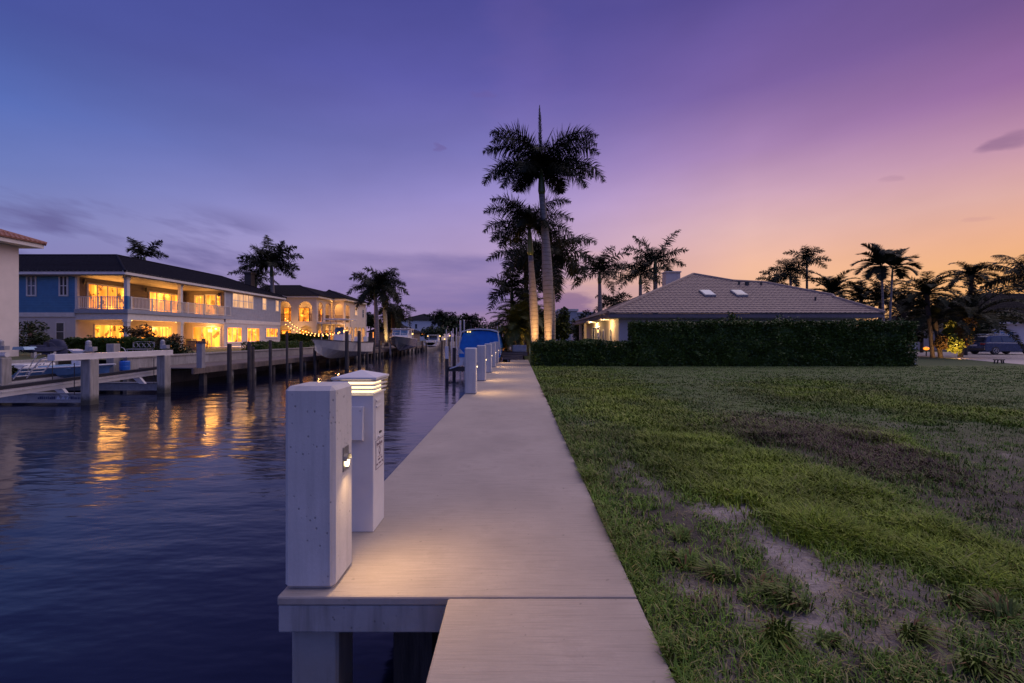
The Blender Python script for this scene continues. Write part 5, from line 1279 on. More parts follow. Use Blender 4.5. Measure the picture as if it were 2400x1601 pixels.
# ---------------------------------------------------------------- boats
def boat(name, label, loc, head, L, B, D, hullm, style, cat='boat', scale_z=1.0):
    """hull lofted along +X (bow), then turned; style picks what stands on deck"""
    t = bpy.data.objects.new(name, None); COL.objects.link(t); t.location = loc; t.rotation_euler = (0, 0, R(head)); ORG[t] = Vector((0, 0, 0))
    tag(t, label, cat)
    S = 15; rows = []
    for i in range(S):
        k = i/(S-1); x = -L/2+L*k
        hb = B/2*(1-max(0, (k-.45)/.55)**2.2*.97); sh = D*(1+.28*k*k); kl = D*.0+D*.62*max(0, (k-.62)/.38)**2
        ch = kl+(sh-kl)*(.30+.22*k); cb = hb*(.90-.34*k*k)
        xs = x+(L*.06 if i == S-1 else 0)*1
        rows.append([(x, 0, kl), (x, cb, ch), (x+L*.045*k*k, hb, sh), (x+L*.045*k*k, hb*.93, sh+.01)])
    mb = MB()
    for sg in (1, -1):
        o = len(mb.v)
        for r_ in rows: mb.v += [(a, b*sg, c) for a, b, c in r_]
        for i in range(S-1):
            for j in range(3): a = o+i*4+j; mb.f.append((a, a+4, a+5, a+1))
        mb.f.append((o, o+1, o+2, o+3))
    hull = mb.build('hull', hullm, t)
    mb = MB()
    for sg in (1, -1):
        mb.tube([(r_[2][0], r_[2][1]*sg, r_[2][2]) for r_ in rows], .035, 6)
    mb.build('rub_rail', M_GEL if hullm is not M_GEL else M_DARKMETAL, hull)
    mb = MB(); o = len(mb.v)
    for r_ in rows: mb.v += [(r_[3][0], -r_[3][1], r_[3][2]-.06), (r_[3][0], r_[3][1], r_[3][2]-.06)]
    for i in range(S-1): mb.f.append((i*2, i*2+1, i*2+3, i*2+2))
    mb.build('deck', M_GEL, t)
    zd = D
    def outboard(y):
        e = MB(); e.box(-L/2-.55, -L/2-.12, y-.17, y+.17, zd+.05, zd+.55); e.box(-L/2-.42, -L/2-.2, y-.06, y+.06, zd-.75, zd+.049); e.build('outboard_motor', M_GEL, t, bevel=.06)
    if style == 'console':
        c = MB(); c.prism([(-.5, -.4, zd), (.45, -.4, zd), (.2, -.4, zd+.75), (-.05, -.4, zd+.95), (-.5, -.4, zd+.9)], (0, .8, 0)); cs = c.build('console', M_GEL, t, bevel=.03)
        g_ = MB(); g_.prism([(.22, -.36, zd+.76), (.0, -.36, zd+1.35), (.04, -.36, zd+1.35), (.26, -.36, zd+.76)], (0, .72, 0)); g_.build('windscreen', M_GLASSBLUE, cs)
        tt = MB()
        for x in (-.75, .45):
            for y in (-.6, .6): tt.tube([(x, y*1.3, zd), (x*.9, y*1.2, zd+1.0), (x, y, zd+1.95)], .03, 6)
        tp = tt.build('top_frame', M_ALU, t)
        MB().box(-1.3, 1.1, -.95, .95, zd+1.95, zd+2.05).build('canopy_top', M_GEL, t, bevel=.04)
        MB().tube([(2.4, -.5, zd+.1), (2.4, -.5, zd+2.1)], .025, 6).build('rod', M_ALU, t)
        MB().box(-1.25, -.75, -.5, .5, zd, zd+.75).build('leaning_post', M_GEL, t, bevel=.05)
        for y in (-.45, .45): outboard(y)
    if style == 'cabin':
        c = MB(); c.prism([(-1.9, -B*.36, zd+.0), (1.3, -B*.36, zd+.25), (.75, -B*.36, zd+1.3), (-1.9, -B*.36, zd+1.3)], (0, B*.72, 0)); cs = c.build('cabin', M_GEL, t, bevel=.05)
        for y, dy in ((-B*.36-.008, .012), (B*.36-.004, .012)):
            g_ = MB(); g_.prism([(-1.2, y, zd+.55), (.85, y, zd+.55), (.6, y, zd+1.15), (-1.2, y, zd+1.15)], (0, dy, 0)); g_.build('side_window', M_GLASSBLUE, cs)
        g_ = MB(); g_.prism([(1.14, -B*.32, zd+.57), (1.16, -B*.32, zd+.57), (.87, -B*.32, zd+1.18), (.85, -B*.32, zd+1.18)], (0, B*.30, 0)); g_.prism([(1.14, B*.02, zd+.57), (1.16, B*.02, zd+.57), (.87, B*.02, zd+1.18), (.85, B*.02, zd+1.18)], (0, B*.30, 0)); g_.build('windscreen', M_GLASSBLUE, cs)
        MB().box(-2.9, .95, -B*.42, B*.42, zd+1.305, zd+1.40).build('hard_top', M_GEL, t, bevel=.04)
        mb = MB()
        for y in (-B*.38, B*.38): mb.tube([(-2.7, y, zd), (-2.7, y, zd+1.3)], .03, 6)
        for sg in (1, -1): mb.tube([(r_[2][0], r_[2][1]*sg*.95, r_[2][2]+.45) for r_ in rows[8:]], .02, 5)
        for k_ in (8, 10, 12, 14):
            for sg in (1, -1): r_ = rows[k_]; mb.tube([(r_[2][0], r_[2][1]*sg*.95, r_[2][2]), (r_[2][0], r_[2][1]*sg*.95, r_[2][2]+.45)], .018, 5)
        mb.build('bow_rail', M_ALU, t)
        mb = MB()
        for y in (-.8, -.2, .4, .9): mb.lathe((-.2, y, zd+1.40), [(.05, 0), (.05, .08), (.01, .1)], 8)
        mb.tube([(-1.5, .6, zd+1.4), (-1.7, .6, zd+2.6)], .012, 5); mb.build('roof_fittings', M_GEL, t)
        for y in (-.45, .45): outboard(y)
    if style == 'canvas':
        mb = MB(); o = 0; N = 9
        for k_, x in enumerate((-L/2+.2, -L*.2, L*.12, L*.40)):
            zt = zd+(1.15, 1.22, 1.2, .55)[k_]; hb = B/2*(.98, 1, .98, .62)[k_]; tb = hb*(.82, .84, .82, .5)[k_]
            prof = [(-hb, zd-.55 if k_ == 0 else zd), (-hb*.99, zd+.2), (-tb, zt-.10), (-tb*.55, zt), (0, zt+.05), (tb*.55, zt), (tb, zt-.10), (hb*.99, zd+.2), (hb, zd-.55 if k_ == 0 else zd)]
            mb.v += [(x-(.0 if k_ else (.16*(1-(c-zd)/1.2))), b_, c) for b_, c in prof]
        for k_ in range(3):
            for j in range(N-1): a = k_*N+j; mb.f.append((a, a+1, a+N+1, a+N))
        mb.f.append(tuple(range(N))); mb.build('canvas_cover', M_CANVAS, t)
        mb = MB(); z0 = zd+1.16; pts = [(-B*.43, z0-.08), (-B*.25, z0+.05), (0, z0+.09), (B*.25, z0+.05), (B*.43, z0-.08)]
        for (a, b_), (c, d_) in zip(pts[:-1], pts[1:]): mb.prism([(-L/2+.05, a, b_), (-L/2+.05, c, d_), (-L/2+.05, c, d_+.09), (-L/2+.05, a, b_+.09)], (L*.55, 0, 0))
        mb.build('hard_top', M_GEL, t)
        mb = MB()
        for sg in (1, -1): mb.tube([(-L/2-.02, sg*B*.43, z0-.05), (-L/2-.1, sg*B*.47, zd+.4), (-L/2-.12, sg*B*.5, zd-.4)], .04, 6)
        mb.build('top_frame', M_ALU, t)
        mb = MB()
        for y in (.78, .62): mb.lathe((-L/2+.02, y, z0-.05), [(.045, -.03), (.05, .0), (.045, .03)], 8, 'x')
        mb.build('deck_light', M_SHADE, t)
    if style == 'stern':
        c = MB(); c.prism([(-.9, -B*.38, zd+.1), (1.2, -B*.38, zd+.2), (.7, -B*.36, zd+1.35), (-.6, -B*.36, zd+1.35)], (0, B*.75, 0)); cs = c.build('cabin', M_GEL, t, bevel=.05)
        g_ = MB(); g_.prism([(-.86, -B*.30, zd+.5), (-.65, -B*.28, zd+1.2), (-.65, B*.28, zd+1.2), (-.86, B*.30, zd+.5)], (-.03, 0, 0)); g_.build('rear_window', M_GLASS, cs)
        MB().box(-1.6, .9, -B*.42, B*.42, zd+1.36, zd+1.45).build('hard_top', M_GEL, t, bevel=.04)
        MB().box(-L/2-.7, -L/2-.02, -B*.42, B*.42, zd*.3, zd*.3+.1).build('swim_platform', M_GEL, t, bevel=.03)
        MB().box(-L/2+.3, -L/2+1.0, -B*.35, B*.35, zd, zd+.35).build('rear_bench', M_GEL, t, bevel=.05)
    if style == 'open':
        MB().box(-L*.28, -L*.05, -B*.36, B*.36, zd-.02, zd+.22).build('seat', M_GEL, t, bevel=.05)
        MB().box(.25, L*.30, -B*.36, B*.36, zd-.02, zd+.14).build('seat', M_GELBLUE, t, bevel=.05)
        mb = MB()
        for y in (-.28, .28): mb.tube([(.1, y-B*.4, zd-.3), (.42, y-B*.4, zd+.35), (.58, y-B*.4, zd+.62), (.75, y-B*.4, zd+.68)], .02, 6)
        mb.build('boarding_rail', M_ALU, t)
        outboard(0)
    return t
boat('canopy_boat', 'white centre-console boat with canopy top lifted out of the water by the string lights', (-15.3, 39.2, -.32), -91, 9.4, 2.7, 1.28, M_GEL, 'console')
boat('cabin_boat', 'dark-hulled boat with white cabin hanging on a lift beside the lit palm', (-15.4, 60.5, -.35), -86, 8.6, 2.9, 1.5, M_GELDARK, 'cabin')
boat('hardtop_boat', 'white boat seen from the stern in the middle distance of the canal', (X(1017, 92), 92, -.6), 90, 7.8, 2.6, 1.0, M_GEL, 'stern')
boat('covered_boat', 'boat under a bright blue canvas cover with a white hard top, beyond the last pilings', (-2.35, 33.4, -.75), 88, 7.4, 2.75, 1.45, M_GEL, 'canvas')
boat('runabout', 'small pale blue open boat with a white boarding rail on the left lift', (-21.3, 20.6, -.55), 3, 5.4, 2.0, .62, M_GELBLUE, 'open')

# ---------------------------------------------------------------- boat lift on the left: pilings, beams, cradle
LXo, LXi = -16.4, -22.2
def lift_pile(x, y, ztop, label, cap=True):
    t = thing('lift_piling', label, 'piling', (x, y, WATER), 'concrete pilings of the boat lift')
    MB().box(x-.19, x+.19, y-.19, y+.19, -2.6, ztop).build('shaft', M_PILE, t, bevel=.02, seg=1)
    if cap:
        mb = MB(); mb.lathe((x-.05, y, ztop+.30), [(.10, 0), (.10, .22), (.07, .24), (.09, .25), (.09, .36), (.03, .42)], 10); mb.box(x+.06, x+.2, y-.1, y+.1, ztop+.31, ztop+.47)
        mb.build('lift_motor', M_GALV, t, bevel=.0)
    return t
lift_pile(LXo, 17.45, .64, 'nearest outer lift piling, standing free in the water with a motor on top')
lift_pile(LXo, 21.1, .64, 'far outer lift piling, right end of the long top beam')
lift_pile(-20.5, 18.1, .66, 'inner lift piling behind the ladder boat, left of the nearest one')
lift_pile(-19.9, 22.4, 1.15, 'tall plain lift piling beside the blue barrel', cap=False)
bm_ = thing('lift_beam', 'long white top beam across the two outer lift pilings', 'beam', (LXo, 19, .52))
mb = MB(); mb.box(LXo-.13, LXo+.13, 16.0, 21.5, .645, .87); mb.build('beam_body', M_WHITE, bm_, bevel=.01)
MB().box(LXo+.131, LXo+.15, 15.95, 21.55, .64, .67).build('flange', M_WHITE, bm_)
b2 = tag(MB().tube([(-29, 18.0, .78), (-20.35, 18.15, .78)], .10, 12).build('lift_beam', M_WHITE, origin=(-24, 18, .5)), 'round white pipe beam running off the left edge of the picture', 'beam')
M_PRINT = pm('navy_print', (.02, .03, .09), (.03, .04, .12), 30, .6, 0)
M_PRINTW = pm('pale_print', (.45, .48, .58), (.38, .42, .52), 30, .6, 0)
def ibeam(y, z, label, marks=False):
    t = thing('cradle_beam', label, 'beam', (-19.2, y, z), 'lower cradle beams of the boat lift')
    mb = MB(); mb.box(-23.0, LXo-.2, y-.05, y+.05, z-.155, z+.155); mb.box(-23.0, LXo-.2, y-.11, y+.11, z+.156, z+.185); mb.box(-23.0, LXo-.2, y-.11, y+.11, z-.185, z-.156)
    mb.build('web', M_GALV, t)
    if marks:      # maker's lettering on the web, worn past reading
        mb = MB(); x = X(92, y)
        for i in range(26):
            if 9 <= i <= 14: x += .083; continue
            w_ = rnd.uniform(.035, .06); mb.box(x, x+w_, y-.056, y-.0505, z-.055, z+.05-rnd.choice((0, 0, .03))); x += .075
        mb.build('lettering', M_PRINT, t)
        mb = MB(); x = X(92, y)+.075*9+.02
        for i in range(3):
            mb.prism([(x, y-.056, z-.06), (x+.17, y-.056, z-.06), (x+.085, y-.056, z+.08)], (0, .005, 0)); x += .19
        mb.build('emblem', M_PRINTW, t)
ibeam(17.45, -.84, 'nearest cradle beam at the water, with worn maker lettering', True)
ibeam(21.1, -.80, 'farther cradle beam low between the two outer lift pilings')
def bunk(label, a, b):
    a = Vector(a); b = Vector(b); t = thing('bunk_rail', label, 'bunk', tuple((a+b)/2), 'bunk rails of the boat lift')
    MB().beam(a, b, .10, .26).build('rail', M_WHITE, t, bevel=.008)
    MB().beam(a+UZ*.19, b+UZ*.19, .16, .115).build('carpet_pad', M_CARPET, t)
    MB().beam(a+Vector((.12, 0, .05)), b+Vector((.12, 0, .05)), .03, .04).build('edge_strip', M_ALU, t)
    mb = MB()
    for k in (.3, .78):
        q = a+(b-a)*k; mb.prism([(q.x-.3, q.y-.06, q.z-.13), (q.x+.05, q.y-.06, q.z-.13), (q.x+.3, q.y-.06, q.z-.42), (q.x+.05, q.y-.06, q.z-.42)], (0, .12, 0))
    mb.build('bracket', M_WHITE, t)
bunk('white bunk rail with black carpet rising from the lower left to the far lift piling', (-17.6, 15.4, -.44), (-17.1, 22.2, -.16))
bunk('inner bunk rail under the pale blue runabout', (-20.6, 15.6, -.50), (-20.2, 22.2, -.30))
for x, y, z0, z1, lab in ((-16.75, 17.2, -.7, .5, 'steel lift cable beside the nearest outer piling'), (-16.7, 20.9, -.66, .5, 'steel lift cable beside the far outer piling'), (X(123, 18), 18, -.5, .55, 'thin dark cable left of the inner lift piling')):
    tag(MB().tube([(x, y, z0), (x, y, z1)], .014, 6).build('lift_cable', M_DARKMETAL, origin=(x, y, z0)), lab, 'cable')
# ladder leaning on the lift
def ladder(label, a, b, w_, n):
    a = Vector(a); b = Vector(b); t = thing('boat_ladder', label, 'ladder', tuple(a)); s = Vector((0, 1, 0))*w_
    mb = MB(); 
    for o in (Vector(), s): mb.tube([a+o, b+o, b+o+Vector((.18, 0, .04))], .022, 6)
    mb.build('side_rails', M_PVC, t)
    for i in range(n): q = a+(b-a)*((i+.6)/n); mb = MB().tube([q, q+s], .018, 6); mb.build('rung', M_PVC, t)
ladder('white tubular ladder leaning right over the blue runabout', P(66, 877, 18.3), P(97, 841, 18.3), .55, 5)
ladder('shorter white ladder at the left end of the blue runabout', P(31, 889, 18.0), P(55, 858, 18.0), .5, 3)
# pale vertical locker / dock box and small craft behind the lift
fd = thing('floating_dock', 'pale floating dock section behind the left lift', 'dock', (-22, 23.6, -.3))
MB().box(-30, -19.0, 22.7, 24.4, -.55, -.2).build('float', M_GELDARK, fd, bevel=.04)
MB().box(-30, -19.0, 22.66, 24.44, -.199, -.15).build('deck', M_PLANK, fd)
boat('navy_skiff', 'dark navy skiff moored behind the blue runabout', (-22.4, 25.6, -.55), 180, 4.6, 1.7, .75, M_GELDARK, 'open')
jt = thing('jet_ski', 'navy and white jet ski parked on the far bank left of the porch hedge', 'jet ski', (-26.2, 25.2, LB))
mb = MB(); 
prof = [(-1.3, .25, .30, .52), (-.9, .42, .22, .58), (-.2, .50, .2, .62), (.5, .46, .2, .66), (1.1, .30, .28, .62), (1.45, .06, .45, .56)]
for (x, hb, zb_, zt) in prof: mb.v += [(-26.2+x, 25.2-hb, .55+zb_+.12), (-26.2+x, 25.2-hb*.4, .55+zb_), (-26.2+x, 25.2+hb*.4, .55+zb_), (-26.2+x, 25.2+hb, .55+zb_+.12), (-26.2+x, 25.2+hb*.7, .55+zt), (-26.2+x, 25.2-hb*.7, .55+zt)]
for i in range(5):
    for j in range(6): mb.f.append((i*6+j, i*6+(j+1) % 6, (i+1)*6+(j+1) % 6, (i+1)*6+j))
mb.f += [(5, 4, 3, 2, 1, 0), (30, 31, 32, 33, 34, 35)]; mb.build('hull', M_NAVY, jt)
MB().box(-27.2, -26.1, 25.05, 25.35, 1.11, 1.33).build('saddle', M_NAVY, jt, bevel=.06)
mb = MB(); mb.prism([(-25.9, 24.95, 1.12), (-25.3, 24.95, 1.12), (-25.8, 24.95, 1.55), (-26.0, 24.95, 1.5)], (0, .5, 0)); mb.build('cowl', M_NAVY, jt, bevel=.05)
MB().tube([(-26.0, 24.8, 1.58), (-25.93, 25.2, 1.56), (-26.0, 25.6, 1.58)], .03, 6).build('handlebar', M_BLACK, jt)
mb = MB()
for x in (-26.9, -25.6): mb.box(x-.08, x+.08, 24.8, 25.6, LB, .83)
mb.build('cradle', M_ALU, jt)
jt.rotation_euler = (0, 0, R(62)); jt.location.z -= .05; jt.scale = (.6, .6, .75)
cv_ = thing('covered_jet_ski', 'low craft under a dark navy cover between the bush and the porch hedge', 'jet ski', (X(128, 27), 27, LB))
mb = MB(); xc = X(128, 27)
for x, hw, zt in ((-1.2, .2, .9), (-.8, .5, 1.35), (0, .58, 1.5), (.7, .5, 1.42), (1.25, .2, 1.0)): mb.v += [(xc+x, 27-hw, .45), (xc+x, 27-hw*.7, zt-.1), (xc+x, 27, zt), (xc+x, 27+hw*.7, zt-.1), (xc+x, 27+hw, .45)]
for i in range(4):
    for j in range(4): a = i*5+j; mb.f.append((a, a+1, a+6, a+5))
mb.f += [(4, 3, 2, 1, 0), (20, 21, 22, 23, 24)]; mb.build('cover', M_NAVY, cv_, smooth=True); cv_.scale = (.55, .6, .9)
br = MB().lathe((-19.2, 22.25, -.149), [(.19, 0), (.21, .02), (.21, .2), (.2, .22), (.21, .24), (.21, .42), (.19, .46), (.18, .46), (.18, .44)], 16)
tag(br.build('barrel', M_BARREL, origin=(-19.2, 22.25, -.15)), 'bright blue plastic barrel on the dock behind the lift', 'barrel')
mb = MB(); xs_ = X(18, 19.0); shrub('potted_shrub', 'dark leafy plant at the left edge in front of the runabout', (X(15, 18.6), 18.6, .15), .55, .45, .28, 500, .07, 111, M_SHRUB, 'plant', None, 5, None, -.3)
mb = MB(); q = P(28, 820, 24.2); mb.prism([tuple(q), tuple(P(58, 820, 24.2)), tuple(P(54, 813, 24.2)), tuple(P(30, 813, 24.2))], (0, 1.0, 0)); tag(mb.build('blue_tarp_box', M_GELBLUE, origin=tuple(q)), 'small blue covered box above the pipe beam at the left', 'box')
jk = thing('outboard_cover', 'pale fish-cleaning table with upswept edges just left of the near lift motor', 'table', (X(180, 19.4), 19.4, -.2))
mb = MB(); c = P(181, 822, 19.4); mb.prism([(c.x-.42, c.y, c.z+.06), (c.x-.15, c.y, c.z), (c.x+.15, c.y, c.z), (c.x+.42, c.y, c.z+.06), (c.x+.2, c.y, c.z-.1), (c.x-.2, c.y, c.z-.1)], (0, .5, 0)); mb.build('table_top', M_WHITE, jk)
MB().tube([(c.x, c.y+.25, -.55), (c.x, c.y+.25, c.z-.1)], .06, 8).build('leg', M_WHITE, jk)
for i, (u, lab) in enumerate(((172, 'left roll of white pipes stored between the lift pilings'), (183, 'right roll of white pipes stored between the lift pilings'))):
    x = X(u, 20.6); mb = MB()
    for k in range(3): mb.tube([(x+k*.07, 20.6, -.5), (x+k*.07-.05, 20.6, .42)], .035, 7)
    tag(mb.build('pipe_bundle', M_PVC, origin=(x, 20.6, -.5)), lab, 'pipes')
bk = thing('scroll_bench', 'ornate pale scrollwork bench behind the top beam of the lift', 'bench', (X(337, 26.5), 26.5, LB))
mb = MB(); xa, xb, yb = X(312, 26.5), X(362, 26.5), 26.5
for i in range(4):
    cx_ = xa+(xb-xa)*(i+.5)/4; mb.tube([(cx_+.13*math.cos(a), yb, 1.0+.13*math.sin(a)) for a in np.linspace(0, 2*PI, 13)], .018, 5)
mb.tube([(xa, yb, .86), (xa, yb, 1.15), (xa+.2, yb, 1.2), (xb-.2, yb, 1.2), (xb, yb, 1.15), (xb, yb, .86)], .02, 5); mb.build('backrest', M_GALV, bk)
mb = MB(); mb.box(xa, xb, yb-.5, yb-.02, .76, .80); mb.build('seat', M_GALV, bk)
for x in (xa+.05, xb-.05):
    for y in (yb-.45, yb-.08): MB().tube([(x, y, LB), (x, y, .76)], .02, 6).build('leg', M_GALV, bk)

# ---------------------------------------------------------------- far bank waterfront: retaining wall, dock, posts
rw = thing('retaining_wall', 'white retaining wall along the far bank behind the plank dock', 'wall', (-19.45, 60, -.5))
MB().box(-19.6, -19.4, 28.6, 200, -2.5, .42).build('wall', pm('aged_white_wall', (.27, .25, .25), (.19, .175, .18), 1.5, .85, .25), rw); MB().box(-19.6, -19.4, 22.6, 28.59, -2.5, .42).build('wall', M_SLAB, rw); MB().box(-19.66, -19.34, 22.55, 200, .421, .50).build('coping', M_PILE, rw)
rw2 = tag(MB().box(-23, -22.8, -60, 22.6, -2.5, .42).build('retaining_wall', M_SLAB, origin=(-22.9, 0, -.5)), 'grey seawall behind the boat lift at the left', 'wall')
fdk = thing('plank_dock', 'weathered plank dock along the far bank below the blue house', 'dock', (-17.9, 40, -.1))
mb = MB(); y = 23.3; i = 0
while y < 82:
    mb.box(-19.38, -16.62+rnd.uniform(-.01, .01), y, y+.285, -.145, -.10+rnd.uniform(0, .008)); y += .3
mb.build('planks', M_PLANK, fdk)
mb = MB(); mb.box(-16.62, -16.52, 23.2, 82, -.42, -.12); mb.box(-19.3, -19.2, 23.2, 82, -.42, -.146); mb.build('stringer', M_PLANK, fdk)
for k in range(26):
    yy = 24.2+k*2.3; MB().box(-16.95, -16.68, yy, yy+.25, -2.5, -.146).build('leg', M_PILE if k % 3 else M_WOOD, fdk)
M_PVC2 = pm('grey_boxed_post', (.26, .25, .27), (.2, .19, .21), 3, .6, .1)
PILES = [(471, 802, M_PVC2, .17, 'pale boxy dock post with a dark cap in front of the porch bench'), (538, 806, M_WOOD, .15, 'rough wooden mooring post with peeled lower half, second from the left'),
         (585, 802, M_WOOD, .15, 'dark wooden mooring post of a close pair, the taller one'), (592, 815, M_WOOD, .16, 'dark wooden mooring post of a close pair, the shorter one'),
         (634, 797, M_WOOD, .13, 'mooring post right of the close pair, capped dark'),
         (673, 776, M_WOOD, .10, 'tall thin dark pole at the end of the blue house'),
         (706, 802, M_WOOD, .16, 'grey mooring post left of the canopy boat bow'), (738, 815, M_WOOD, .15, 'dark post under the bow of the canopy boat'),
         (813, 777, M_WOOD, .19, 'tall dark piling in front of the canopy boat, carrying the string lights'), (842, 777, M_WOOD, .19, 'tall dark piling at the stern of the canopy boat'),
         (861, 800, M_WOOD, .17, 'post on the dock right of the canopy boat, first of three'), (877, 800, M_WOOD, .17, 'post on the dock right of the canopy boat, second of three'),
         (890, 798, M_WOOD, .17, 'post on the dock right of the canopy boat, third of three'), (915, 805, M_PILE, .16, 'pale post left of the dark-hulled boat'), (976, 798, M_WOOD, .2, 'post at the stern of the dark-hulled boat'),
         (990, 800, M_WOOD, .2, 'dark post midway between the two distant boats, left one'), (999, 803, M_WOOD, .2, 'dark post midway between the two distant boats, right one'), (1036, 798, M_WOOD, .2, 'post right of the distant stern-on boat'), (1052, 796, M_WOOD, .22, 'farthest post on the far bank before the white poles')]
for u, vt, mt, r_, lab in PILES:
    Y = (13.75 if u in (813, 842) else 16.15)*F/(U0-u); x = X(u, Y); zt = Z(vt, Y)
    t = thing('mooring_post', lab, 'post', (x, Y, WATER), 'mooring posts along the far bank')
    r_ = r_*.8; mb = MB()
    if mt is M_PVC2:
        mb.box(x-r_, x+r_, Y-r_, Y+r_, -.1, zt-.06); mb.build('shaft', mt, t, bevel=.01); MB().box(x-r_-.02, x+r_+.02, Y-r_-.02, Y+r_+.02, zt-.059, zt).build('cap', M_NAVY, t)
        continue
    mb.tube([(x+.01, Y, -2.5), (x, Y, WATER), (x-.01, Y, zt-.1), (x, Y, zt)], [r_*1.05, r_, r_*.95, r_*.88], 9); mb.build('shaft', mt, t)
    if r_ > .125: MB().lathe((x, Y, zt), [(r_*.95, .001), (r_*.9, .03), (.02, .06)], 9).build('cap', M_BLACK, t)
# teak bench on the terrace
tb = thing('teak_bench', 'brown slatted bench on the terrace under the blue house porch', 'bench', (-22.2, 28.6, LB))
xa, xb, yb = X(438, 30), X(474, 30), 30.0; z0 = .2
mb = MB()
for i in range(13): q = xa+.05+(xb-xa-.1)*i/12; mb.box(q-.02, q+.02, yb, yb+.03, z0+.5, z0+.95)
mb.box(xa, xb, yb-.01, yb+.04, z0+.951, z0+1.02); mb.box(xa, xb, yb-.01, yb+.04, z0+.44, z0+.499); mb.build('backrest', M_TEAK, tb)
MB().box(xa, xb, yb-.5, yb-.015, z0+.40, z0+.45).build('seat', M_TEAK, tb)
for x in (xa+.03, xb-.03):
    for y in (yb-.47, yb+.015): MB().box(x-.03, x+.03, y-.03, y+.03, z0-.1 if y < yb else z0-.1, z0+.399 if y < yb-.1 else z0+.439).build('leg', M_TEAK, tb)
# patio furniture, porch
def patio_set(label, x, y, z):
    t = thing('patio_table', label, 'table', (x, y, z)); MB().box(x-.45, x+.45, y-.7, y+.7, z+.70, z+.74).build('table_top', M_DARKMETAL, t)
    for a in (-.38, .38):
        for b_ in (-.6, .6): MB().box(x+a-.025, x+a+.025, y+b_-.025, y+b_+.025, z, z+.70).build('leg', M_DARKMETAL, t)
def chair(label, x, y, z, rz):
    t = thing('patio_chair', label, 'chair', (0, 0, 0), 'patio chairs on the far bank')
    MB().box(-.25, .25, -.25, .25, .42, .47).build('seat', M_DARKMETAL, t); MB().box(-.25, .25, .2, .25, .471, .95).build('backrest', M_DARKMETAL, t)
    for a in (-.22, .22):
        for b_ in (-.22, .22): MB().box(a-.02, a+.02, b_-.02, b_+.02, 0, .42).build('leg', M_DARKMETAL, t)
    t.location = (x, y, z); t.rotation_euler = (0, 0, R(rz)); return t
patio_set('dark patio table in front of the lit sliding door of the blue house', -31.2, 44.6, LB)
c1 = chair('dark patio chair on the canal side of the patio table', -30.4, 44.4, LB, 90)
for lab, x, y, z, rz in (('dark patio chair on the house side of the patio table', -32.0, 44.8, LB, -90), ('dark chair at the near end of the patio table', -31.2, 43.4, LB, 180),
                         ('balcony chair behind the railing at the front windows', -32.0, 37.5, 3.62, 60), ('balcony chair behind the railing at the middle windows', -32.2, 43.6, 3.62, 100),
                         ('waterfront chair left of the palm pair', -18.4, 56.0, -.1, 60), ('waterfront chair near the lit foot of the palm', -18.2, 61.5, -.1, 120), ('waterfront chair between the dock posts by the arcaded house', -18.6, 52.0, -.1, 80)):
    c2 = copy_tree(c1); c2['label'] = lab; c2.location = (x, y, z); c2.rotation_euler = (0, 0, R(rz))
# string lights
def string_lights(label, pts, n):
    pts = [Vector(p_) for p_ in pts]; t = thing('string_lights', label, 'string lights', tuple(pts[0]), 'string lights over the far waterfront')
    def at(k): 
        f_ = k*(len(pts)-1); i = min(int(f_), len(pts)-2); return pts[i].lerp(pts[i+1], f_-i)
    MB().tube([at(i/40) for i in range(41)], .018, 5).build('cable', M_BLACK, t)
    for i in range(n):
        q = at((i+.5)/n)-UZ*.09; MB().lathe(q, [(.012, .06), (.04, .03), (.047, -.02), (.03, -.05), (.01, -.065)], 8).build('bulb', M_BULB, t)
def sag(a, b, s, n=12): return [Vector(a).lerp(Vector(b), i/n)-UZ*(s*4*(i/n)*(1-i/n)) for i in range(n+1)]
end = P(813, 771, 13.75*F/400)
string_lights('upper string of warm bulbs swooping from the blue house to the tall piling', sag((-29.6, 57.8, 4.0), end, 1.05), 19)
string_lights('lower string of warm bulbs hanging from the blue house corner', sag((-29.6, 57.8, 3.25), end+UZ*-.05, .9), 16)
string_lights('short string of warm bulbs along the arcade from the tall piling', sag(end, (-26.2, 69.4, 3.2), .7), 20)
# ---------------------------------------------------------------- guide poles, lift posts and things on our side beyond the dock
def pole(name, label, u, vt, Y, r_, mt, zb=-1.6, cat='pole', grp='boat lift guide poles'):
    x = X(u, Y); zt = Z(vt, Y)
    t = MB().tube([(x, Y, zb), (x, Y, zt-.03), (x, Y, zt)], [r_, r_, r_*.6], 9).build(name, mt, origin=(x, Y, zb)); tag(t, label, cat, grp)
for u, vt, Y, r_, mt, lab in ((1079, 751, 40, .075, M_PVC, 'left white guide pole of the pair left of the blue canvas'), (1088, 750, 40, .06, M_PVC, 'right white guide pole of the pair left of the blue canvas'),
                      (1163, 752, 43, .07, M_WOOD, 'dark pole right of the blue canvas'), (1166, 751, 41, .06, M_PVC, 'white pole touching the dark pole right of the blue canvas'), (1173, 762, 38, .055, M_PVC, 'shorter white pole second right of the blue canvas'),
                      (1176, 750, 37, .055, M_PVC, 'tall white pole third right of the blue canvas'), (1180, 780, 42, .06, M_PVC, 'short white pole behind the grey boat canopy, left'), (1191, 780, 42, .06, M_PVC, 'short white pole above the grey boat canopy'), (1184, 786, 50, .06, M_PVC, 'farthest short white pole between the others')):
    pole('guide_pole', lab, u, vt, Y, r_, mt)
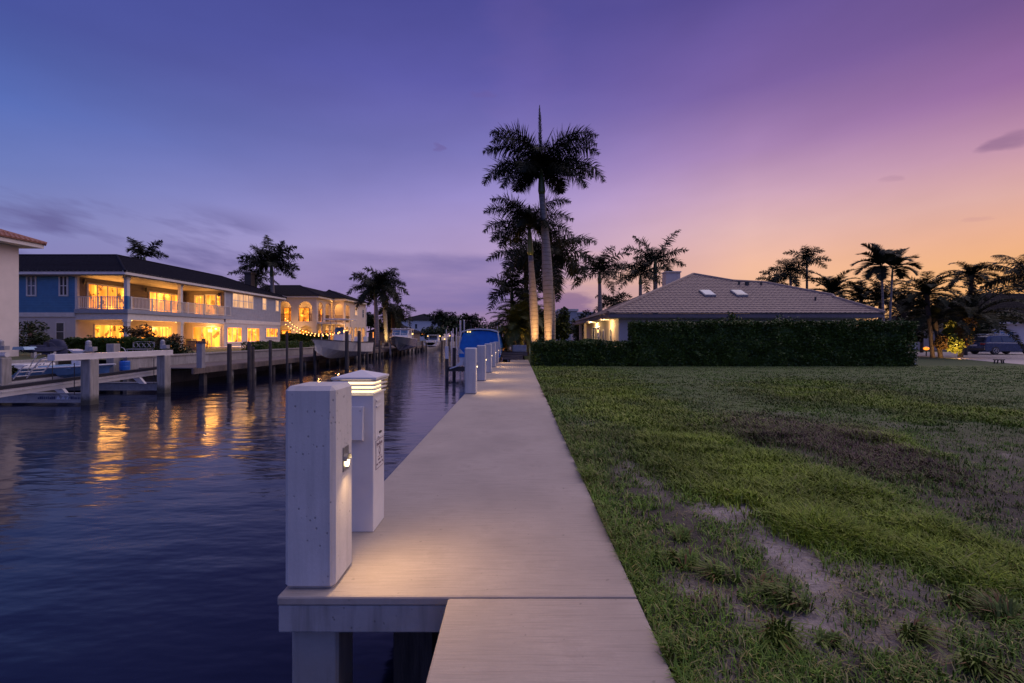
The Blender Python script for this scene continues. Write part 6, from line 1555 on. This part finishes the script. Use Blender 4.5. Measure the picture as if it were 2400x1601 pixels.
def post2(u, vt, Y, lab, pale):
    x = X(u, Y); zt = Z(vt, Y); t = thing('lift_post', lab, 'post', (x, Y, WATER), 'wooden lift posts left of the covered boat')
    MB().tube([(x, Y, -2.6), (x, Y, zt-.8 if pale else zt)], .115, 9).build('shaft', M_WOOD, t)
    if pale: MB().tube([(x, Y, zt-.8), (x, Y, zt)], .125, 10).build('sleeve', M_PVC, t)
post2(1047, 812, 29.5, 'left lift post with a pale sleeved top', True); post2(1064, 815, 30.5, 'right lift post, all dark wood', False)
ct = thing('lift_bunk', 'dark timber lift bunk with a pale bracket beside the covered boat', 'bunk', (X(1070, 29.6), 29.6, -.5))
MB().box(X(1052, 29.6), -1.75, 29.4, 29.65, -.75, -.45).build('timber', M_WOOD, ct); mb = MB(); c = P(1077, 853, 29.5); mb.prism([(c.x-.25, c.y, c.z-.1), (c.x+.2, c.y, c.z-.1), (c.x+.25, c.y, c.z+.3)], (0, .12, 0)); mb.build('bracket', M_PVC, ct)
MB().beam(P(1054, 864, 29.35), P(1075, 857, 29.35), .08, .08).build('arm', M_PVC, ct)
cb = thing('canopy_skiff', 'small skiff with a grey canopy on thin posts just past the end of the dock', 'boat', (X(1193, 36), 36, -.6))
x0_, x1_ = X(1179, 34), X(1212, 34)
mb = MB(); mb.prism([(x0_, 33.6, 1.35), (x1_, 33.6, 1.35), (x1_-.15, 33.6, 1.55), (x0_+.15, 33.6, 1.55)], (0, 3.0, 0)); mb.build('canopy', M_GALV, cb)
for x in (x0_+.08, x1_-.08):
    for y in (33.8, 36.4): MB().box(x-.03, x+.03, y-.03, y+.03, .3, 1.349).build('canopy_post', M_ALU, cb)
mb = MB(); mb.prism([(x0_, 33.4, -.2), (x1_-.1, 33.4, -.2), (x1_, 33.4, .35), (x0_-.05, 33.4, .35)], (0, 4, 0)); mb.build('hull', M_GELDARK, cb)
for x in (x0_+.35, x0_+.75): MB().box(x-.14, x+.14, 34.2, 34.6, .351, .95).build('seat', M_GEL, cb, bevel=.04)
mb = MB(); x = X(1182, 37); mb.tube([(x, 37, .1), (x, 37, 1.05)], [.24, .24], 10); tag(mb.build('dock_lantern', M_LIT, origin=(x, 37, .1)), 'glowing amber dock lantern under the grey canopy', 'lantern')
st = thing('timber_steps', 'grey timber steps down from the end of the concrete walkway', 'steps', (0, 30.5, 0))
for k in range(3): MB().box(-.95-.1*k, .35, 29.55+k*.5, 30.0+k*.5, .02+k*.12, .12+k*.12).build('tread', M_PLANK, st)
db = tag(MB().box(-.35, .62, 31.1, 31.8, .45, .92).build('dock_box', M_GALV, origin=(.1, 31.4, .45), bevel=.04), 'grey dock storage box on the steps at the end of the walkway', 'box')
nd = thing('neighbour_dock', 'dark neighbouring plank dock beyond the walkway end', 'dock', (-.2, 45, 0))
MB().box(-1.1, .68, 31.12, 75, .18, .44).build('deck', M_PLANK, nd)
for k in range(8): MB().box(-1.05, -.85, 32+k*5, 32.2+k*5, -2.5, .179).build('leg', M_WOOD, nd)
# distant waterfront clutter: small lamps and posts at the bend
for u, v, Y, lab in ((1042, 795, 96, 'small bright dock lamp in the middle distance, right of the stern-on boat'), (1054, 787, 100, 'small dim dock lamp farther right in the middle distance'), (1003, 788, 99, 'small warm lamp left of the stern-on boat'), (1031, 788, 97, 'warm lamp at the right side of the stern-on boat'), (966, 783, 70, 'round cabin lamp above the dark-hulled boat stern')):
    c = P(u, v, Y); t = thing('dock_lamp', lab, 'lamp', (c.x, c.y, -1), 'lamps at the far canal bend')
    MB().tube([(c.x, c.y, -1.2), (c.x, c.y, c.z-.1)], .05, 6).build('post', M_WOOD, t); MB().lathe(c, [(.05, -.12), (.15, -.05), (.15, .08), (.04, .15)], 8).build('lamp_head', M_SHADE, t)
for i, (u, vt, Y, r_) in enumerate(((1062, 770, 100, .09), (1070, 768, 98, .09), (1046, 772, 105, .09), (1058, 776, 95, .12), (1074, 778, 80, .12), (1068, 785, 88, .12))):
    pole('channel_pole', ('pale pole', 'slim pale pole', 'leaning-looking pale pole', 'stout pale pole', 'nearer stout pale pole', 'short stout pale pole')[i]+' at the canal bend, '+('left of the white pair', 'touching the white pair', 'farthest left', 'in the middle', 'nearest the blue canvas', 'lowest of all')[i], u, vt, Y, r_, M_PVC if i < 4 else M_PILE, grp='poles at the canal bend')
bd = tag(MB().box(-22, 3, 196, 197, -2.5, .4).build('seawall', M_SLAB, origin=(-10, 196, -1)), 'distant dark seawall closing the end of the canal', 'wall')
pole('mast', 'very thin mast standing behind the low palm tuft by the bungalow', 1437, 668, 60, .05, M_DARKMETAL, -.05, 'mast', None)

# ---------------------------------------------------------------- parked car on the driveway
def car(label, x, y, z):
    t = thing('parked_car', label, 'car', (x, y, z))
    M_CAR = pm('blue_car_paint', (.035, .05, .11), (.03, .045, .10), 2, .25, .0, metal=.3)
    L, W, H = 4.7, 1.85, 1.68
    lo = [(0, .42), (.02, .75), (.10, 1.02), (.85, 1.08), (3.35, 1.02), (4.45, .88), (4.66, .70), (4.68, .42)]
    mb = MB(); mb.prism([(x+a, y, z+c) for a, c in lo]+[(x+4.5, y, z+.26), (x+.15, y, z+.26)], (0, W, 0)); body = mb.build('body', M_CAR, t, bevel=.07, seg=3)
    up = [(.16, 1.03), (.42, 1.52), (.65, 1.62), (2.2, 1.66), (2.75, 1.56), (3.45, 1.02)]
    mb = MB(); n = len(up); ins = .0
    a_ = [(x+p_[0], y+.06+max(0, p_[1]-1.03)*.28, z+p_[1]) for p_ in up]; b_ = [(x+p_[0], y+W-.06-max(0, p_[1]-1.03)*.28, z+p_[1]) for p_ in up]
    mb.add(a_+b_, [tuple(range(n)), tuple(reversed(range(n, 2*n)))]+[(i, (i+1) % n, n+(i+1) % n, n+i) for i in range(n)]); mb.build('cabin', M_CAR, t, bevel=.04, seg=2)
    def sidew(p, yo):
        q = [(x+a, y+.055+max(0, c-1.03)*.28-yo, z+c) for a, c in p]; m_ = MB(); m_.prism(q, (0, .012, 0)); return m_
    for p in ([(.62, 1.12), (.72, 1.46), (1.55, 1.54), (1.55, 1.10)], [(1.63, 1.10), (1.63, 1.54), (2.18, 1.56), (2.68, 1.47), (3.18, 1.09)]): sidew(p, .012).build('side_window', M_GLASS, t)
    mb = MB(); mb.prism([(x+.185, y+.28, z+1.14), (x+.375, y+.36, z+1.46), (x+.375, y+W-.36, z+1.46), (x+.185, y+W-.28, z+1.14)], (-.025, 0, .012)); mb.build('rear_window', M_GLASS, t)
    mb = MB(); mb.box(x-.012, x+.10, y+.02, y+.34, z+.86, z+.98); mb.box(x-.012, x+.10, y+W-.34, y+W-.02, z+.86, z+.98); mb.build('tail_light', pm('red_lens', (.25, .01, .01), None, 5, .2, 0), t)
    MB().box(x-.015, x+.01, y+.62, y+1.23, z+.72, z+.86).build('number_plate', M_WHITE2, t)
    MB().box(x-.03, x+.2, y+.06, y+W-.06, z+.36, z+.55).build('bumper', M_DARKMETAL, t, bevel=.03)
    for yy in (y+.42, y+W-.42): MB().tube([(x+.6, yy, z+1.68), (x+.8, yy, z+1.74), (x+2.1, yy, z+1.76), (x+2.3, yy, z+1.70)], .022, 6).build('roof_rail', M_ALU, t)
    for a in (.95, 3.72):
        for yy, s in ((y-.02, 1), (y+W+.02, -1)):
            wv = MB().lathe((x+a, yy, z+.345), [(.20, .0*s), (.335, .01*s), (.345, .05*s), (.345, .19*s), (.30, .22*s)], 20, 'y').build('wheel', M_BLACK, t)
            r_ = MB(); r_.lathe((x+a, yy-.012*s, z+.345), [(.05, -.01*s), (.05, .03*s)], 10, 'y')
            for k in range(5): an = k*2*PI/5; r_.beam((x+a, yy-.008*s, z+.345), (x+a+.2*math.cos(an), yy-.004*s, z+.345+.2*math.sin(an)), .045, .02)
            r_.tube([(x+a+.205*math.cos(q_), yy-.006*s, z+.345+.205*math.sin(q_)) for q_ in np.linspace(0, 2*PI, 17)], .018, 5); r_.build('rim', M_ALU, wv)
    sidew([(.15, .98), (4.2, .93), (4.2, .96), (.15, 1.01)], .004 if False else .065).build('trim_line', M_ALU, t)
    return t
car('dark blue estate car parked on the driveway at the right edge', 39.6, 38.6, -.04)
sb = thing('step_stool', 'low black bench-like bracket standing on the grass near the driveway', 'stool', (X(2341, 26.2), 26.2, -.06))
x0_, x1_ = X(2331, 26.2), X(2352, 26.2); MB().beam((x0_, 26.2, .17), (x1_, 26.2, .17), .2, .05).build('seat', M_BLACK, sb, bevel=.01)
for x, dx in ((x0_+.02, -.04), (x0_+.2, -.05), (x1_-.14, .05), (x1_-.02, .03)): MB().beam((x, 26.2, .15), (x+dx, 26.2, -.06), .05, .04).build('leg', M_BLACK, sb)
gl = MB().lathe((X(2171, 36), 36, .55), [(.05, -.12), (.18, -.06), (.2, .06), (.06, .14)], 10); o = thing('garden_lantern', 'small orange garden lantern between the hedge end and the date palm', 'lantern', (X(2171, 36), 36, GR)); gl.build('lamp_head', M_BULB if False else M_LIT, o); MB().tube([(X(2171, 36), 36, GR), (X(2171, 36), 36, .45)], .04, 6).build('post', M_DARKMETAL, o)
